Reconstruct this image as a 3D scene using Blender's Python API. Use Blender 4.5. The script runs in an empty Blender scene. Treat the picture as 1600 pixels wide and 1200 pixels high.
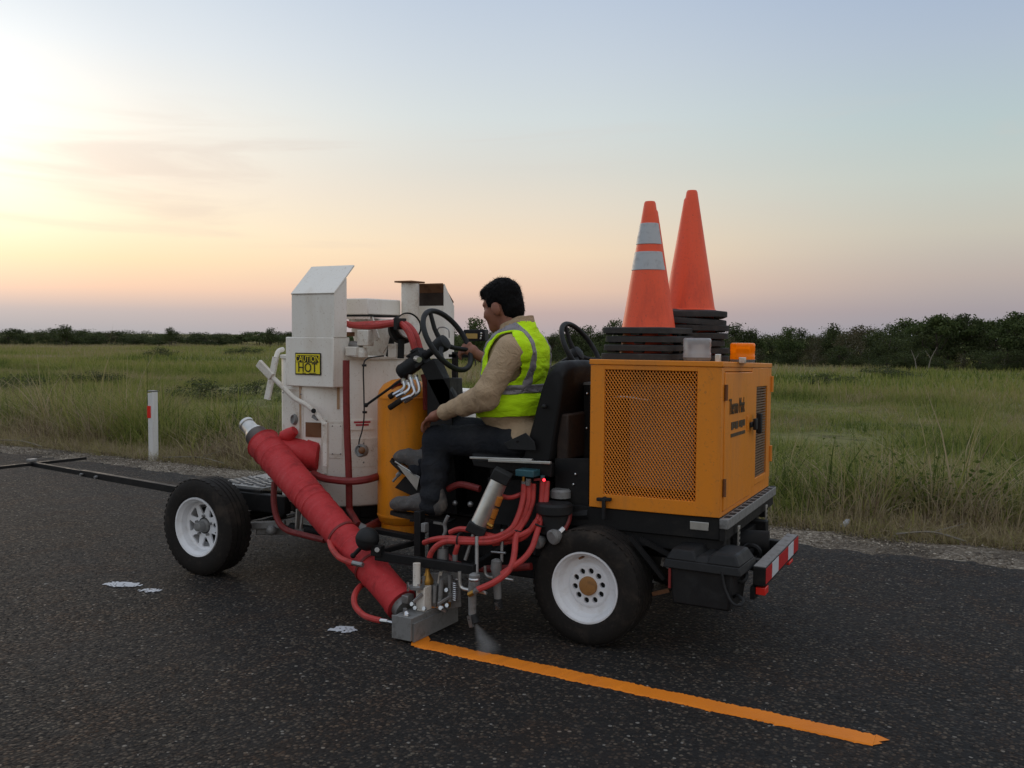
import bpy, bmesh, math, random
import numpy as np
from mathutils import Vector, Matrix

random.seed(7)
rng = np.random.default_rng(11)
scene = bpy.context.scene
COL = scene.collection
R = math.radians

# ---------------------------------------------------------------- camera
# world axes: X runs along the road (the machine drives towards -X), Y points from the camera to the field, Z up
cam_data = bpy.data.cameras.new('camera')
cam_data.sensor_width = 36.0
cam_data.lens = 32.6250
cam_data.clip_end = 8000
camera = bpy.data.objects.new('camera', cam_data)
COL.objects.link(camera)
cm = Matrix([[0.87014, -0.031967, 0.491766], [0.492747, 0.041261, -0.869194], [0.007495, 0.998637, 0.051655]]).to_4x4()
cm.translation = (0, 0, 1.6)
camera.matrix_world = cm
scene.camera = camera

# ---------------------------------------------------------------- sky: smoky dusk, glow low on the left
SUN_AZ = Vector((-0.868, 0.497, 0.0)).normalized()
SUN_EL = R(9.0)
world = bpy.data.worlds.new('World')
scene.world = world
world.use_nodes = True
wn, wl = world.node_tree.nodes, world.node_tree.links
wn.clear()

def srgb(r, g, b):
    f = lambda c: (c / 255 / 12.92) if c / 255 <= 0.04045 else ((c / 255 + 0.055) / 1.055) ** 2.4
    return (f(r), f(g), f(b), 1.0)

def wmath(op, a, b=None, clamp=False):
    n = wn.new('ShaderNodeMath'); n.operation = op; n.use_clamp = clamp
    for i, v in enumerate((a, b)):
        if v is None: continue
        if isinstance(v, (int, float)): n.inputs[i].default_value = v
        else: wl.new(v, n.inputs[i])
    return n.outputs[0]

def wrange(v, a, b, c=0.0, d=1.0, mode='SMOOTHSTEP'):
    n = wn.new('ShaderNodeMapRange'); n.interpolation_type = mode
    wl.new(v, n.inputs['Value'])
    for k, x in zip(('From Min', 'From Max', 'To Min', 'To Max'), (a, b, c, d)): n.inputs[k].default_value = x
    return n.outputs['Result']

def wmix(f, a, b, blend='MIX'):
    n = wn.new('ShaderNodeMix'); n.data_type = 'RGBA'; n.blend_type = blend
    for s, v in ((n.inputs[0], f), (n.inputs[6], a), (n.inputs[7], b)):
        if isinstance(v, (int, float, tuple)): s.default_value = v
        else: wl.new(v, s)
    return n.outputs[2]

tc = wn.new('ShaderNodeTexCoord')
nrm = wn.new('ShaderNodeVectorMath'); nrm.operation = 'NORMALIZE'
wl.new(tc.outputs['Generated'], nrm.inputs[0])
sep = wn.new('ShaderNodeSeparateXYZ'); wl.new(nrm.outputs[0], sep.inputs[0])
elev = wmath('MULTIPLY', wmath('ARCSINE', sep.outputs['Z']), 180 / math.pi)
# azimuth away from the glow
flat = wn.new('ShaderNodeVectorMath'); flat.operation = 'MULTIPLY'
wl.new(nrm.outputs[0], flat.inputs[0]); flat.inputs[1].default_value = (1, 1, 0)
fn = wn.new('ShaderNodeVectorMath'); fn.operation = 'NORMALIZE'; wl.new(flat.outputs[0], fn.inputs[0])
dt = wn.new('ShaderNodeVectorMath'); dt.operation = 'DOT_PRODUCT'
wl.new(fn.outputs[0], dt.inputs[0]); dt.inputs[1].default_value = SUN_AZ
azi = wmath('MULTIPLY', wmath('ARCCOSINE', wmath('MULTIPLY', dt.outputs['Value'], 0.9999)), 180 / math.pi)

def eramp(stops):
    r = wn.new('ShaderNodeValToRGB')
    wl.new(wrange(elev, 0.0, 60.0, 0.0, 1.0, 'LINEAR'), r.inputs[0])
    els = r.color_ramp.elements
    while len(els) < len(stops): els.new(0.5)
    for e, (d, c) in zip(els, stops): e.position = d / 60.0; e.color = srgb(*c)
    return r.outputs[0]

sun_side = eramp([(0, (172, 170, 173)), (1.3, (190, 181, 179)), (2.6, (238, 204, 180)), (4.2, (250, 224, 186)), (6.0, (252, 237, 206)),
                  (8.5, (248, 236, 218)), (12, (246, 242, 232)), (16, (226, 232, 236)), (20, (208, 219, 230)), (35, (202, 211, 224)), (60, (203, 211, 223))])
mid_side = eramp([(0, (172, 162, 165)), (1.4, (192, 170, 165)), (2.8, (228, 195, 172)), (5.0, (238, 214, 184)), (7.5, (226, 214, 196)), (10, (213, 211, 203)),
                  (13, (205, 213, 214)), (16, (196, 206, 215)), (20, (183, 196, 213)), (35, (192, 203, 219)), (60, (202, 210, 222))])
far_side = eramp([(0, (146, 148, 158)), (1.6, (160, 152, 156)), (3.5, (180, 168, 162)), (6.0, (192, 188, 176)), (9.0, (188, 196, 190)), (12, (178, 194, 196)),
                  (16, (170, 184, 200)), (20, (158, 175, 200)), (35, (182, 195, 214)), (60, (202, 210, 222))])
back_side = eramp([(0, (160, 156, 160)), (2.0, (180, 168, 164)), (5.0, (206, 190, 178)), (9.0, (212, 204, 194)), (14, (206, 204, 202)),
                   (22, (202, 205, 210)), (35, (202, 208, 217)), (60, (203, 210, 221))])
sky = wmix(wrange(azi, 1.0, 32.0), sun_side, mid_side)
sky = wmix(wrange(azi, 28.0, 60.0), sky, far_side)
sky = wmix(wrange(azi, 55.0, 165.0), sky, back_side)
# glow round the veiled sun
sdir = Vector((SUN_AZ.x * math.cos(R(10.5)), SUN_AZ.y * math.cos(R(10.5)), math.sin(R(10.5))))
gd = wn.new('ShaderNodeVectorMath'); gd.operation = 'DOT_PRODUCT'
wl.new(nrm.outputs[0], gd.inputs[0]); gd.inputs[1].default_value = sdir
gang = wmath('MULTIPLY', wmath('ARCCOSINE', wmath('MULTIPLY', gd.outputs['Value'], 0.99999)), 180 / math.pi)
glow = wmath('POWER', wrange(gang, 0.0, 12.0, 1.0, 0.0, 'LINEAR'), 2.0)
sky = wmix(glow, sky, (.34, .33, .29, 1.0), 'ADD')
# thin smoke streaks in the low sky
mp = wn.new('ShaderNodeMapping'); mp.inputs['Scale'].default_value = (3.0, 3.0, 26.0); mp.inputs['Rotation'].default_value = (0.05, 0.03, 0)
wl.new(nrm.outputs[0], mp.inputs[0])
nz = wn.new('ShaderNodeTexNoise'); nz.inputs['Scale'].default_value = 0.95; nz.inputs['Detail'].default_value = 6; nz.inputs['Roughness'].default_value = 0.55
nz.inputs['Distortion'].default_value = 0.7
wl.new(mp.outputs[0], nz.inputs['Vector'])
streak = wrange(nz.outputs['Fac'], 0.5, 0.72)
band = wmath('MULTIPLY', wrange(elev, 3.5, 7.0), wrange(elev, 15.0, 10.0))
streak = wmath('MULTIPLY', wmath('MULTIPLY', streak, band), 0.34)
sky = wmix(streak, sky, (0.62, 0.52, 0.47, 1.0))
# a little of the physical twilight sky on top
nish = wn.new('ShaderNodeTexSky'); nish.sky_type = 'NISHITA'; nish.sun_disc = False
nish.sun_elevation = R(2.0); nish.sun_rotation = math.atan2(SUN_AZ.x, SUN_AZ.y); nish.dust_density = 4.0
sky = wmix(0.006, sky, nish.outputs[0], 'ADD')
bg = wn.new('ShaderNodeBackground'); bg.inputs['Strength'].default_value = 1.0
wl.new(sky, bg.inputs['Color'])
wo = wn.new('ShaderNodeOutputWorld'); wl.new(bg.outputs[0], wo.inputs['Surface'])

# the sun, already veiled by smoke: weak, wide and warm
sl = bpy.data.lights.new('sun', 'SUN'); sl.energy = 0.32; sl.angle = R(14); sl.color = (1.0, 0.78, 0.55)
sun = bpy.data.objects.new('sun', sl); COL.objects.link(sun)
sd = Vector((SUN_AZ.x * math.cos(SUN_EL), SUN_AZ.y * math.cos(SUN_EL), math.sin(SUN_EL)))
sun.rotation_euler = sd.to_track_quat('Z', 'Y').to_euler()
sun.location = sd * 50

vs = scene.view_settings
vs.view_transform = 'Standard'; vs.look = 'None'; vs.gamma = 1.0; vs.exposure = 0.1; vs.use_curve_mapping = False

# ---------------------------------------------------------------- materials
MATS = {}
class NT:
    def __init__(s, name):
        s.m = bpy.data.materials.new(name); s.m.use_nodes = True
        s.n, s.l = s.m.node_tree.nodes, s.m.node_tree.links
        s.b = s.n['Principled BSDF']; MATS[name] = s.m
        t = s.n.new('ShaderNodeTexCoord'); s.obj = t.outputs['Object']
    def put(s, sock, v):
        if isinstance(v, (int, float)): sock.default_value = v
        elif isinstance(v, (tuple, list)): sock.default_value = tuple(v) if len(v) == 4 or sock.type == 'VECTOR' else (*v, 1.0)
        else: s.l.new(v, sock)
    def noise(s, scale, detail=4, rough=.55, vec=None, dist=0.0, out='Fac'):
        n = s.n.new('ShaderNodeTexNoise'); n.inputs['Scale'].default_value = scale; n.inputs['Detail'].default_value = detail
        n.inputs['Roughness'].default_value = rough; n.inputs['Distortion'].default_value = dist
        s.l.new(vec or s.obj, n.inputs['Vector']); return n.outputs[out]
    def voro(s, scale, vec=None, feature='F1', out='Distance', rand=1.0):
        n = s.n.new('ShaderNodeTexVoronoi'); n.feature = feature; n.inputs['Scale'].default_value = scale
        n.inputs['Randomness'].default_value = rand
        s.l.new(vec or s.obj, n.inputs['Vector']); return n.outputs[out]
    def mapping(s, scale=(1, 1, 1), rot=(0, 0, 0), vec=None):
        n = s.n.new('ShaderNodeMapping'); n.inputs['Scale'].default_value = scale; n.inputs['Rotation'].default_value = rot
        s.l.new(vec or s.obj, n.inputs[0]); return n.outputs[0]
    def rng(s, v, a, b, c=0., d=1., mode='LINEAR'):
        n = s.n.new('ShaderNodeMapRange'); n.interpolation_type = mode; s.l.new(v, n.inputs[0])
        for i, x in enumerate((a, b, c, d)): n.inputs[i + 1].default_value = x
        return n.outputs[0]
    def ramp(s, v, stops, mode='LINEAR'):
        n = s.n.new('ShaderNodeValToRGB'); s.l.new(v, n.inputs[0]); n.color_ramp.interpolation = mode
        e = n.color_ramp.elements
        while len(e) < len(stops): e.new(.5)
        for x, (p, c) in zip(e, stops): x.position = p; x.color = (*c[:3], 1)
        return n.outputs[0]
    def mix(s, f, a, b, blend='MIX'):
        n = s.n.new('ShaderNodeMix'); n.data_type = 'RGBA'; n.blend_type = blend
        s.put(n.inputs[0], f); s.put(n.inputs[6], a); s.put(n.inputs[7], b); return n.outputs[2]
    def math(s, op, a, b=0.):
        n = s.n.new('ShaderNodeMath'); n.operation = op; s.put(n.inputs[0], a); s.put(n.inputs[1], b); return n.outputs[0]
    def bump(s, h, strength=.3, dist=.01, normal=None):
        n = s.n.new('ShaderNodeBump'); n.inputs['Strength'].default_value = strength; n.inputs['Distance'].default_value = dist
        s.l.new(h, n.inputs['Height'])
        if normal: s.l.new(normal, n.inputs['Normal'])
        s.l.new(n.outputs[0], s.b.inputs['Normal']); return n.outputs[0]
    def set(s, color=None, rough=None, metal=None, spec=None):
        if color is not None: s.put(s.b.inputs['Base Color'], color)
        if rough is not None: s.put(s.b.inputs['Roughness'], rough)
        if metal is not None: s.put(s.b.inputs['Metallic'], metal)
        if spec is not None: s.put(s.b.inputs['Specular IOR Level'], spec)
        return s.m

def paint(name, col, dirt=None, rough=.45, amount=.5, scale=6., metal=0., streak=False, bump=.12, fine=180., spec=.5, specks=0., speck=(.12, .075, .045)):
    """painted or worn surface: base colour, blotches of grime, uneven gloss and a faint orange-peel relief"""
    t = NT(name)
    dirt = dirt or tuple(c * .55 for c in col)
    vec = t.mapping((scale, scale, scale * (.18 if streak else 1)))
    big = t.noise(1., 6, .62, vec, .4)
    f = t.rng(big, .48, .74, 0., amount, 'SMOOTHSTEP')
    sm = t.noise(scale * 9, 3, .6)
    f2 = t.rng(sm, .55, .8, 0., amount * .5)
    c = t.mix(f, col, dirt); c = t.mix(f2, c, dirt)
    if specks:
        c = t.mix(t.rng(t.noise(scale * 14, 2, .5, None, .8), .655, .70, 0., specks), c, speck)
        c = t.mix(t.rng(t.noise(scale * 3.1, 5, .7, t.mapping((1, 1, .35)), .6), .60, .72, 0., specks * .6), c, speck)
    t.set(c, t.rng(big, .3, .75, rough * .8, min(1., rough * 1.35)), metal, spec)
    if bump: t.bump(t.noise(fine, 2), bump, .002)
    return t.m

def M(n): return MATS[n]
paint('orange_paint', (.80, .255, .012), (.42, .17, .04), .42, .5, 4, streak=True, specks=.35, speck=(.22, .11, .04))
paint('yellow_paint', (.82, .275, .010), (.46, .18, .025), .4, .55, 6, bump=.2, streak=True, specks=.4, speck=(.24, .12, .04))
paint('white_paint', (.82, .79, .73), (.60, .51, .40), .5, .5, 5, streak=True, specks=.35, speck=(.36, .25, .16))
paint('white_worn', (.72, .685, .62), (.40, .29, .19), .6, .75, 9, specks=.7, speck=(.26, .16, .09))
paint('rim_white', (.80, .81, .83), (.50, .46, .40), .4, .35, 14)
paint('red_wrap', (.50, .026, .030), (.24, .018, .02), .7, .8, 9, bump=.9, fine=55, specks=.3, speck=(.42, .16, .14))
paint('red_hose', (.46, .040, .034), (.20, .03, .025), .55, .8, 22, bump=.3, specks=.4, speck=(.10, .04, .035))
paint('red_hose_dark', (.20, .018, .016), (.08, .015, .012), .55, .6, 24)
paint('black_steel', (.008, .008, .0085), (.028, .025, .022), .6, .7, 9, spec=.28)
paint('black_plastic', (.011, .0115, .0125), (.030, .030, .030), .6, .6, 14, spec=.35)
paint('seat_vinyl', (.006, .006, .0065), (.014, .012, .012), .55, .5, 12, bump=.35, fine=260, spec=.3)
paint('rubber', (.017, .015, .0135), (.058, .046, .037), .88, .9, 6, bump=.3, fine=120, spec=.2)
paint('grey_steel', (.30, .30, .30), (.14, .12, .10), .42, .6, 16, metal=.7)
paint('bright_steel', (.62, .62, .63), (.35, .33, .30), .28, .4, 20, metal=1.)
paint('cast_grey', (.24, .24, .235), (.10, .09, .08), .6, .7, 22, metal=.3)
paint('aluminium', (.62, .61, .58), (.38, .35, .3), .36, .4, 14, metal=.85)
paint('brass', (.45, .24, .05), (.2, .11, .04), .38, .5, 25, metal=.8)
paint('bronze_orange', (.50, .17, .025), (.25, .1, .03), .45, .5, 22)
paint('rusty', (.17, .075, .03), (.08, .035, .02), .8, .7, 18)
paint('rust_run', (.42, .26, .14), (.55, .50, .43), .6, .9, 20, streak=True)
paint('dark_brown', (.03, .016, .010), (.012, .01, .01), .7, .6, 8)  # brown of the seat shell; also the painted shade inside the rear hood
paint('hub_bronze', (.34, .16, .045), (.14, .07, .03), .55, .6, 30)
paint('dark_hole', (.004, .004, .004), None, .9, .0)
paint('teal_block', (.03, .10, .12), None, .45, .3, 20)
paint('sign_yellow', (.82, .68, .02), (.60, .50, .04), .45, .3, 9)
paint('sign_black', (.015, .014, .012), None, .5, .2, 9)
paint('letter_dark', (.055, .035, .012), None, .6, .3, 30)
paint('print_red', (.42, .03, .05), None, .5, .3, 40)
paint('cone_orange', (.92, .10, .030), (.58, .07, .035), .5, .75, 7, bump=.25, fine=70, streak=True, specks=.35, speck=(.30, .06, .04))
paint('cone_base', (.026, .026, .026), (.075, .07, .065), .8, .6, 14, bump=.5, fine=60)
paint('reflect_grey', (.46, .48, .50), (.25, .25, .26), .42, .55, 26, bump=.4, fine=60)
paint('tape_red', (.52, .018, .02), None, .35, .3, 18)
paint('tape_white', (.66, .68, .72), (.4, .4, .4), .35, .4, 18)
paint('skin', (.27, .105, .062), (.18, .06, .04), .55, .5, 22, bump=.2, fine=160)
paint('hair', (.0035, .003, .003), None, .8, .2, 60, bump=.9, fine=240, spec=.15)
paint('post_white', (.66, .66, .64), (.33, .31, .26), .6, .6, 6, streak=True)
paint('mark_white', (.56, .58, .62), (.28, .28, .29), .7, .6, 35, bump=.6, fine=120)
paint('boot_leather', (.075, .070, .068), (.22, .175, .135), .75, .9, 9, bump=.7, fine=45, specks=.7, speck=(.03, .03, .032))
paint('vent_tan', (.20, .125, .070), (.11, .07, .045), .65, .6, 9)
paint('radiator_grey', (.23, .21, .19), (.10, .09, .08), .6, .7, 7)

t = NT('cloth_shirt')   # beige work shirt, woven, a little soiled
n1 = t.noise(9, 5, .6); w = t.noise(420, 2)
t.set(t.mix(t.rng(n1, .45, .75, 0, .6), (.46, .335, .215), (.31, .215, .13)), .85, 0, .25)
t.bump(t.math('ADD', t.math('MULTIPLY', t.noise(16, 4, .55, None, 1.6), 3.0), t.math('MULTIPLY', w, .3)), .45, .012)
t = NT('cloth_denim')
n1 = t.noise(7, 5, .6); w = t.noise(380, 2)
t.set(t.mix(t.rng(n1, .4, .75, 0, .8), (.014, .016, .021), (.036, .037, .040)), .9, 0, .2)
t.bump(t.math('ADD', t.math('MULTIPLY', t.noise(13, 4, .55, None, 1.4), 3.0), t.math('MULTIPLY', w, .3)), .45, .012)
t = NT('cloth_vest')    # fluorescent mesh: reflects more green than it should
n1 = t.noise(6, 5, .6)
t.set(t.mix(t.rng(n1, .45, .8, 0, .5), (.60, .97, .012), (.42, .76, .012)), .8, 0, .2)
t.bump(t.math('ADD', t.math('MULTIPLY', t.noise(11, 4, .55, t.mapping((.6, .6, 1.6)), 1.2), 3.0), t.math('MULTIPLY', t.noise(500, 1), .3)), .4, .012)
t = NT('cloth_reflective')
t.set(t.mix(t.rng(t.noise(14, 4), .4, .75, 0, .7), (.27, .25, .27), (.18, .165, .18)), .5, .2, .5)
t.bump(t.noise(14, 4, .5, None, 1.2), .4, .012)

t = NT('amber_lens'); t.set((.95, .26, .004), .25); t.b.inputs['Transmission Weight'].default_value = .45; t.b.inputs['IOR'].default_value = 1.3
t.b.inputs['Emission Color'].default_value = (1., .23, .0, 1); t.b.inputs['Emission Strength'].default_value = .10
t = NT('clear_lens'); t.set((.62, .63, .66), .28); t.b.inputs['Transmission Weight'].default_value = .55; t.b.inputs['IOR'].default_value = 1.35
t = NT('lamp_red'); t.set((.7, .02, .02), .3); t.b.inputs['Emission Color'].default_value = (1, .03, .05, 1); t.b.inputs['Emission Strength'].default_value = 3.
t = NT('screen_amber'); t.set((.25, .17, .05), .3); t.b.inputs['Emission Color'].default_value = (.5, .32, .1, 1); t.b.inputs['Emission Strength'].default_value = .12
t = NT('reflector_red'); t.set((.75, .03, .02), .2)

# chip-seal road: bitumen with brown, grey and a few pale stones
t = NT('chip_seal')
v1 = t.mapping((1, 1, 1))
cell = t.voro(58, v1, 'F1', 'Color'); dist = t.voro(58, v1, 'F1', 'Distance')
sepc = t.n.new('ShaderNodeSeparateColor'); t.l.new(cell, sepc.inputs[0])
stone = t.ramp(sepc.outputs[0], [(0, (.013, .012, .0118)), (.22, (.020, .018, .017)), (.42, (.034, .027, .022)), (.60, (.054, .040, .030)), (.78, (.074, .061, .049)), (.92, (.115, .096, .073)), (.985, (.22, .205, .18))], 'CONSTANT')
bit = t.rng(dist, .40, .62, 0., 1., 'SMOOTHSTEP')
bleed = t.rng(t.math('ADD', t.math('MULTIPLY', t.noise(1.1, 5, .6, None, .5), .62), t.math('MULTIPLY', t.noise(1., 4, .6, t.mapping((.10, .9, 1))), .38)), .42, .66, 0., .8, 'SMOOTHSTEP')
c = t.mix(bit, stone, (.0145, .0138, .0135))
c = t.mix(bleed, c, t.mix(.55, (.0230, .0228, .0238), c))
c = t.mix(t.rng(t.noise(.35, 3), .4, .7, 0., .35), c, t.mix(.5, c, (.028, .024, .020)))
c = t.mix(t.rng(t.noise(2.6, 4, .6, None, .4), .46, .66, 0., .55, 'SMOOTHSTEP'), c, t.mix(1., c, (1.35, 1.0, .78), 'MULTIPLY'))
hgt = t.math('ADD', t.rng(dist, 0., .65, 1., 0.), t.math('MULTIPLY', sepc.outputs[1], .5))
t.set(c, t.rng(sepc.outputs[2], 0, 1, .7, .95), 0, .18)
t.bump(t.math('MULTIPLY', hgt, t.math('SUBTRACT', 1., t.math('MULTIPLY', bleed, .5))), 1.0, .006)
# thermoplastic line, fresh
t = NT('line_orange')
d = t.voro(95, None, 'F1', 'Distance')
t.set(t.mix(t.rng(t.noise(5, 4), .35, .7, 0, .7), (.82, .235, .012), (.66, .180, .012)), .62, 0, .25)
t.bump(t.math('ADD', t.rng(d, 0., .6, 1., 0.), t.noise(60, 2)), .35, .004)
# gravel shoulder
t = NT('gravel')
cell = t.voro(48, None, 'F1', 'Color'); dist = t.voro(48, None, 'F1', 'Distance')
sepc = t.n.new('ShaderNodeSeparateColor'); t.l.new(cell, sepc.inputs[0])
c = t.ramp(sepc.outputs[0], [(0, (.07, .056, .042)), (.4, (.15, .122, .092)), (.8, (.25, .212, .165)), (1, (.40, .355, .29))])
c = t.mix(t.rng(t.noise(1.6, 5), .42, .66, 0, .85), c, (.055, .044, .033))
t.set(c, .9, 0, .2); t.bump(t.rng(dist, 0, .6, 1, 0), 1., .01)
# soil and thatch beneath the grass
t = NT('field_ground')
n1 = t.noise(.05, 6, .65); n2 = t.noise(1.2, 5, .6)
c = t.mix(t.rng(n1, .38, .66), (.140, .156, .052), (.205, .180, .080))
c = t.mix(t.rng(n2, .45, .7, 0, .8), c, (.060, .054, .026))
t.set(c, 1., 0, .1); t.bump(n2, .8, .08)

def leafmat(name, stops, rough=.7, thin=.35):
    t = NT(name)
    a = t.n.new('ShaderNodeAttribute'); a.attribute_name = 'tint'; a.attribute_type = 'GEOMETRY'
    c = t.ramp(a.outputs['Fac'], stops)
    oi = t.n.new('ShaderNodeObjectInfo')
    c = t.mix(t.rng(oi.outputs['Random'], 0, 1, 0, .3), c, tuple(x * .6 for x in stops[0][1]))
    t.set(c, rough, 0, .2)
    tr = t.n.new('ShaderNodeBsdfTranslucent'); t.l.new(c, tr.inputs['Color'])
    mx = t.n.new('ShaderNodeMixShader'); mx.inputs[0].default_value = thin
    t.l.new(t.b.outputs[0], mx.inputs[1]); t.l.new(tr.outputs[0], mx.inputs[2]); t.l.new(mx.outputs[0], t.n['Material Output'].inputs['Surface'])
    return t.m
leafmat('leaf_dark', [(0, (.032, .043, .016)), (.5, (.060, .078, .028)), (1, (.105, .125, .044))])
leafmat('leaf_mid', [(0, (.042, .062, .020)), (.5, (.074, .105, .033)), (1, (.125, .152, .050))])
leafmat('leaf_dry', [(0, (.055, .050, .026)), (.5, (.085, .076, .040)), (1, (.125, .110, .062))])
leafmat('grass_blade', [(0, (.070, .102, .024)), (.20, (.190, .238, .052)), (.40, (.315, .330, .084)), (.60, (.385, .325, .142)), (.78, (.46, .365, .225)), (.88, (.53, .435, .30)), (1, (.22, .15, .10))], .75, .42)
paint('bark', (.055, .042, .032), (.02, .016, .012), .9, .7, 8, bump=.6, fine=40)
paint('bark_pale', (.20, .18, .15), (.1, .085, .07), .9, .7, 8)

# ---------------------------------------------------------------- mesh helpers
def V3(p): return np.array(p, float)
def unit(v): v = V3(v); return v / (np.linalg.norm(v) + 1e-12)
def frame(d, hint=(0, 0, 1)):
    d = unit(d); h = V3(hint)
    if abs(d @ unit(h)) > .98: h = V3((0, 1, 0)) if abs(d[1]) < .9 else V3((1, 0, 0))
    a = unit(np.cross(h, d)); return a, np.cross(d, a)

class MB:
    """collects shapes; build() links them as ONE mesh object"""
    def __init__(s): s.v, s.f, s.sm = [], [], []
    def add(s, verts, faces, smooth=False):
        o = len(s.v); s.v += [tuple(map(float, v)) for v in verts]
        s.f += [tuple(i + o for i in f) for f in faces]; s.sm += [smooth] * len(faces); return s
    def hexa(s, p):   # p: 4 bottom corners then 4 top corners, same winding
        return s.add(p, [(3, 2, 1, 0), (4, 5, 6, 7), (0, 1, 5, 4), (1, 2, 6, 5), (2, 3, 7, 6), (3, 0, 4, 7)])
    def box(s, lo, hi):
        (x0, y0, z0), (x1, y1, z1) = lo, hi
        return s.hexa([(x0, y0, z0), (x1, y0, z0), (x1, y1, z0), (x0, y1, z0), (x0, y0, z1), (x1, y0, z1), (x1, y1, z1), (x0, y1, z1)])
    def obox(s, c, ax, ay, az):   # centre and three half-axis vectors
        c, ax, ay, az = map(V3, (c, ax, ay, az))
        return s.hexa([c - ax - ay - az, c + ax - ay - az, c + ax + ay - az, c - ax + ay - az, c - ax - ay + az, c + ax - ay + az, c + ax + ay + az, c - ax + ay + az])
    def bar(s, a, b, w, h, hint=(0, 0, 1)):
        a, b = V3(a), V3(b); u, v = frame(b - a, hint)
        return s.obox((a + b) / 2, (b - a) / 2, u * w / 2, v * h / 2)
    def tube(s, path, r, n=10, caps=True):
        path = [V3(p) for p in path]; rr = r if hasattr(r, '__len__') else [r] * len(path)
        vs, fs = [], []; u = None
        for i, p in enumerate(path):
            d = unit(path[min(i + 1, len(path) - 1)] - path[max(i - 1, 0)])
            if u is None: u, w = frame(d)
            else: u = unit(u - d * (u @ d)); w = np.cross(d, u)
            for k in range(n):
                a = 2 * math.pi * k / n; vs.append(p + (u * math.cos(a) + w * math.sin(a)) * rr[i])
        for i in range(len(path) - 1):
            for k in range(n):
                k2 = (k + 1) % n; fs.append((i * n + k, i * n + k2, (i + 1) * n + k2, (i + 1) * n + k))
        s.add(vs, fs, True)
        if caps:
            o = len(s.v) - len(vs)
            s.f += [tuple(o + k for k in reversed(range(n))), tuple(o + (len(path) - 1) * n + k for k in range(n))]; s.sm += [False, False]
        return s
    def cyl(s, a, b, r0, r1=None, n=20, caps=True): return s.tube([a, b], [r0, r0 if r1 is None else r1], n, caps)
    def lathe(s, prof, origin, axis, n=32, closed=False):   # prof: (distance along axis, radius)
        o = V3(origin); d = unit(axis); u, w = frame(d); vs, fs = [], []
        for (t, r) in prof:
            for k in range(n):
                a = 2 * math.pi * k / n; vs.append(o + d * t + (u * math.cos(a) + w * math.sin(a)) * r)
        m = len(prof)
        for i in range(m if closed else m - 1):
            j = (i + 1) % m
            for k in range(n):
                k2 = (k + 1) % n; fs.append((i * n + k, i * n + k2, j * n + k2, j * n + k))
        return s.add(vs, fs, True)
    def ball(s, c, r, n=16, m=10, sc=(1, 1, 1)):
        c = V3(c); vs, fs = [], []
        for i in range(m + 1):
            th = math.pi * i / m
            for k in range(n):
                a = 2 * math.pi * k / n
                vs.append(c + V3((math.sin(th) * math.cos(a) * sc[0], math.sin(th) * math.sin(a) * sc[1], math.cos(th) * sc[2])) * r)
        for i in range(m):
            for k in range(n):
                k2 = (k + 1) % n; fs.append((i * n + k, (i + 1) * n + k, (i + 1) * n + k2, i * n + k2))
        return s.add(vs, fs, True)
    def torus(s, c, nrm, Rr, r, n=48, m=12, a0=0., a1=2 * math.pi):
        u, w = frame(nrm); full = abs(a1 - a0 - 2 * math.pi) < 1e-6
        pts = [V3(c) + (u * math.cos(a) + w * math.sin(a)) * Rr for a in np.linspace(a0, a1, n + 1)]
        return s.tube(pts, r, m, not full)
    def prism(s, poly, d):   # planar polygon pushed along d
        d = V3(d); n = len(poly); p = [V3(q) for q in poly]
        return s.add(p + [q + d for q in p], [tuple(reversed(range(n))), tuple(range(n, 2 * n))] + [(i, (i + 1) % n, (i + 1) % n + n, i + n) for i in range(n)])
    def build(s, name, mat, parent=None, bevel=0., seg=2, angle=35):
        off = V3(parent['_base']) if parent is not None else np.zeros(3)
        me = bpy.data.meshes.new(name)
        me.from_pydata([tuple(V3(v) - off) for v in s.v], [], s.f)
        me.polygons.foreach_set('use_smooth', s.sm)
        bm = bmesh.new(); bm.from_mesh(me); bmesh.ops.remove_doubles(bm, verts=bm.verts, dist=1e-5)
        bmesh.ops.recalc_face_normals(bm, faces=bm.faces); bm.to_mesh(me); bm.free()
        me.set_sharp_from_angle(angle=R(angle))
        o = bpy.data.objects.new(name, me); COL.objects.link(o)
        me.materials.append(M(mat) if isinstance(mat, str) else mat)
        if parent is not None: o.parent = parent; o['_base'] = tuple(off)
        else: o['_base'] = (0., 0., 0.)
        if bevel:
            b = o.modifiers.new('edge', 'BEVEL'); b.width = bevel; b.segments = seg; b.limit_method = 'ANGLE'; b.angle_limit = R(40)
            b.harden_normals = False
        return o

def curve(pts, per=6):
    """Catmull-Rom through the points"""
    p = [V3(q) for q in pts]; p = [2 * p[0] - p[1]] + p + [2 * p[-1] - p[-2]]; out = []
    for i in range(1, len(p) - 2):
        for k in range(per):
            t = k / per; a, b, c, d = p[i - 1], p[i], p[i + 1], p[i + 2]
            out.append(.5 * ((2 * b) + (c - a) * t + (2 * a - 5 * b + 4 * c - d) * t * t + (3 * b - a - 3 * c + d) * t ** 3))
    out.append(p[-2]); return out

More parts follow.
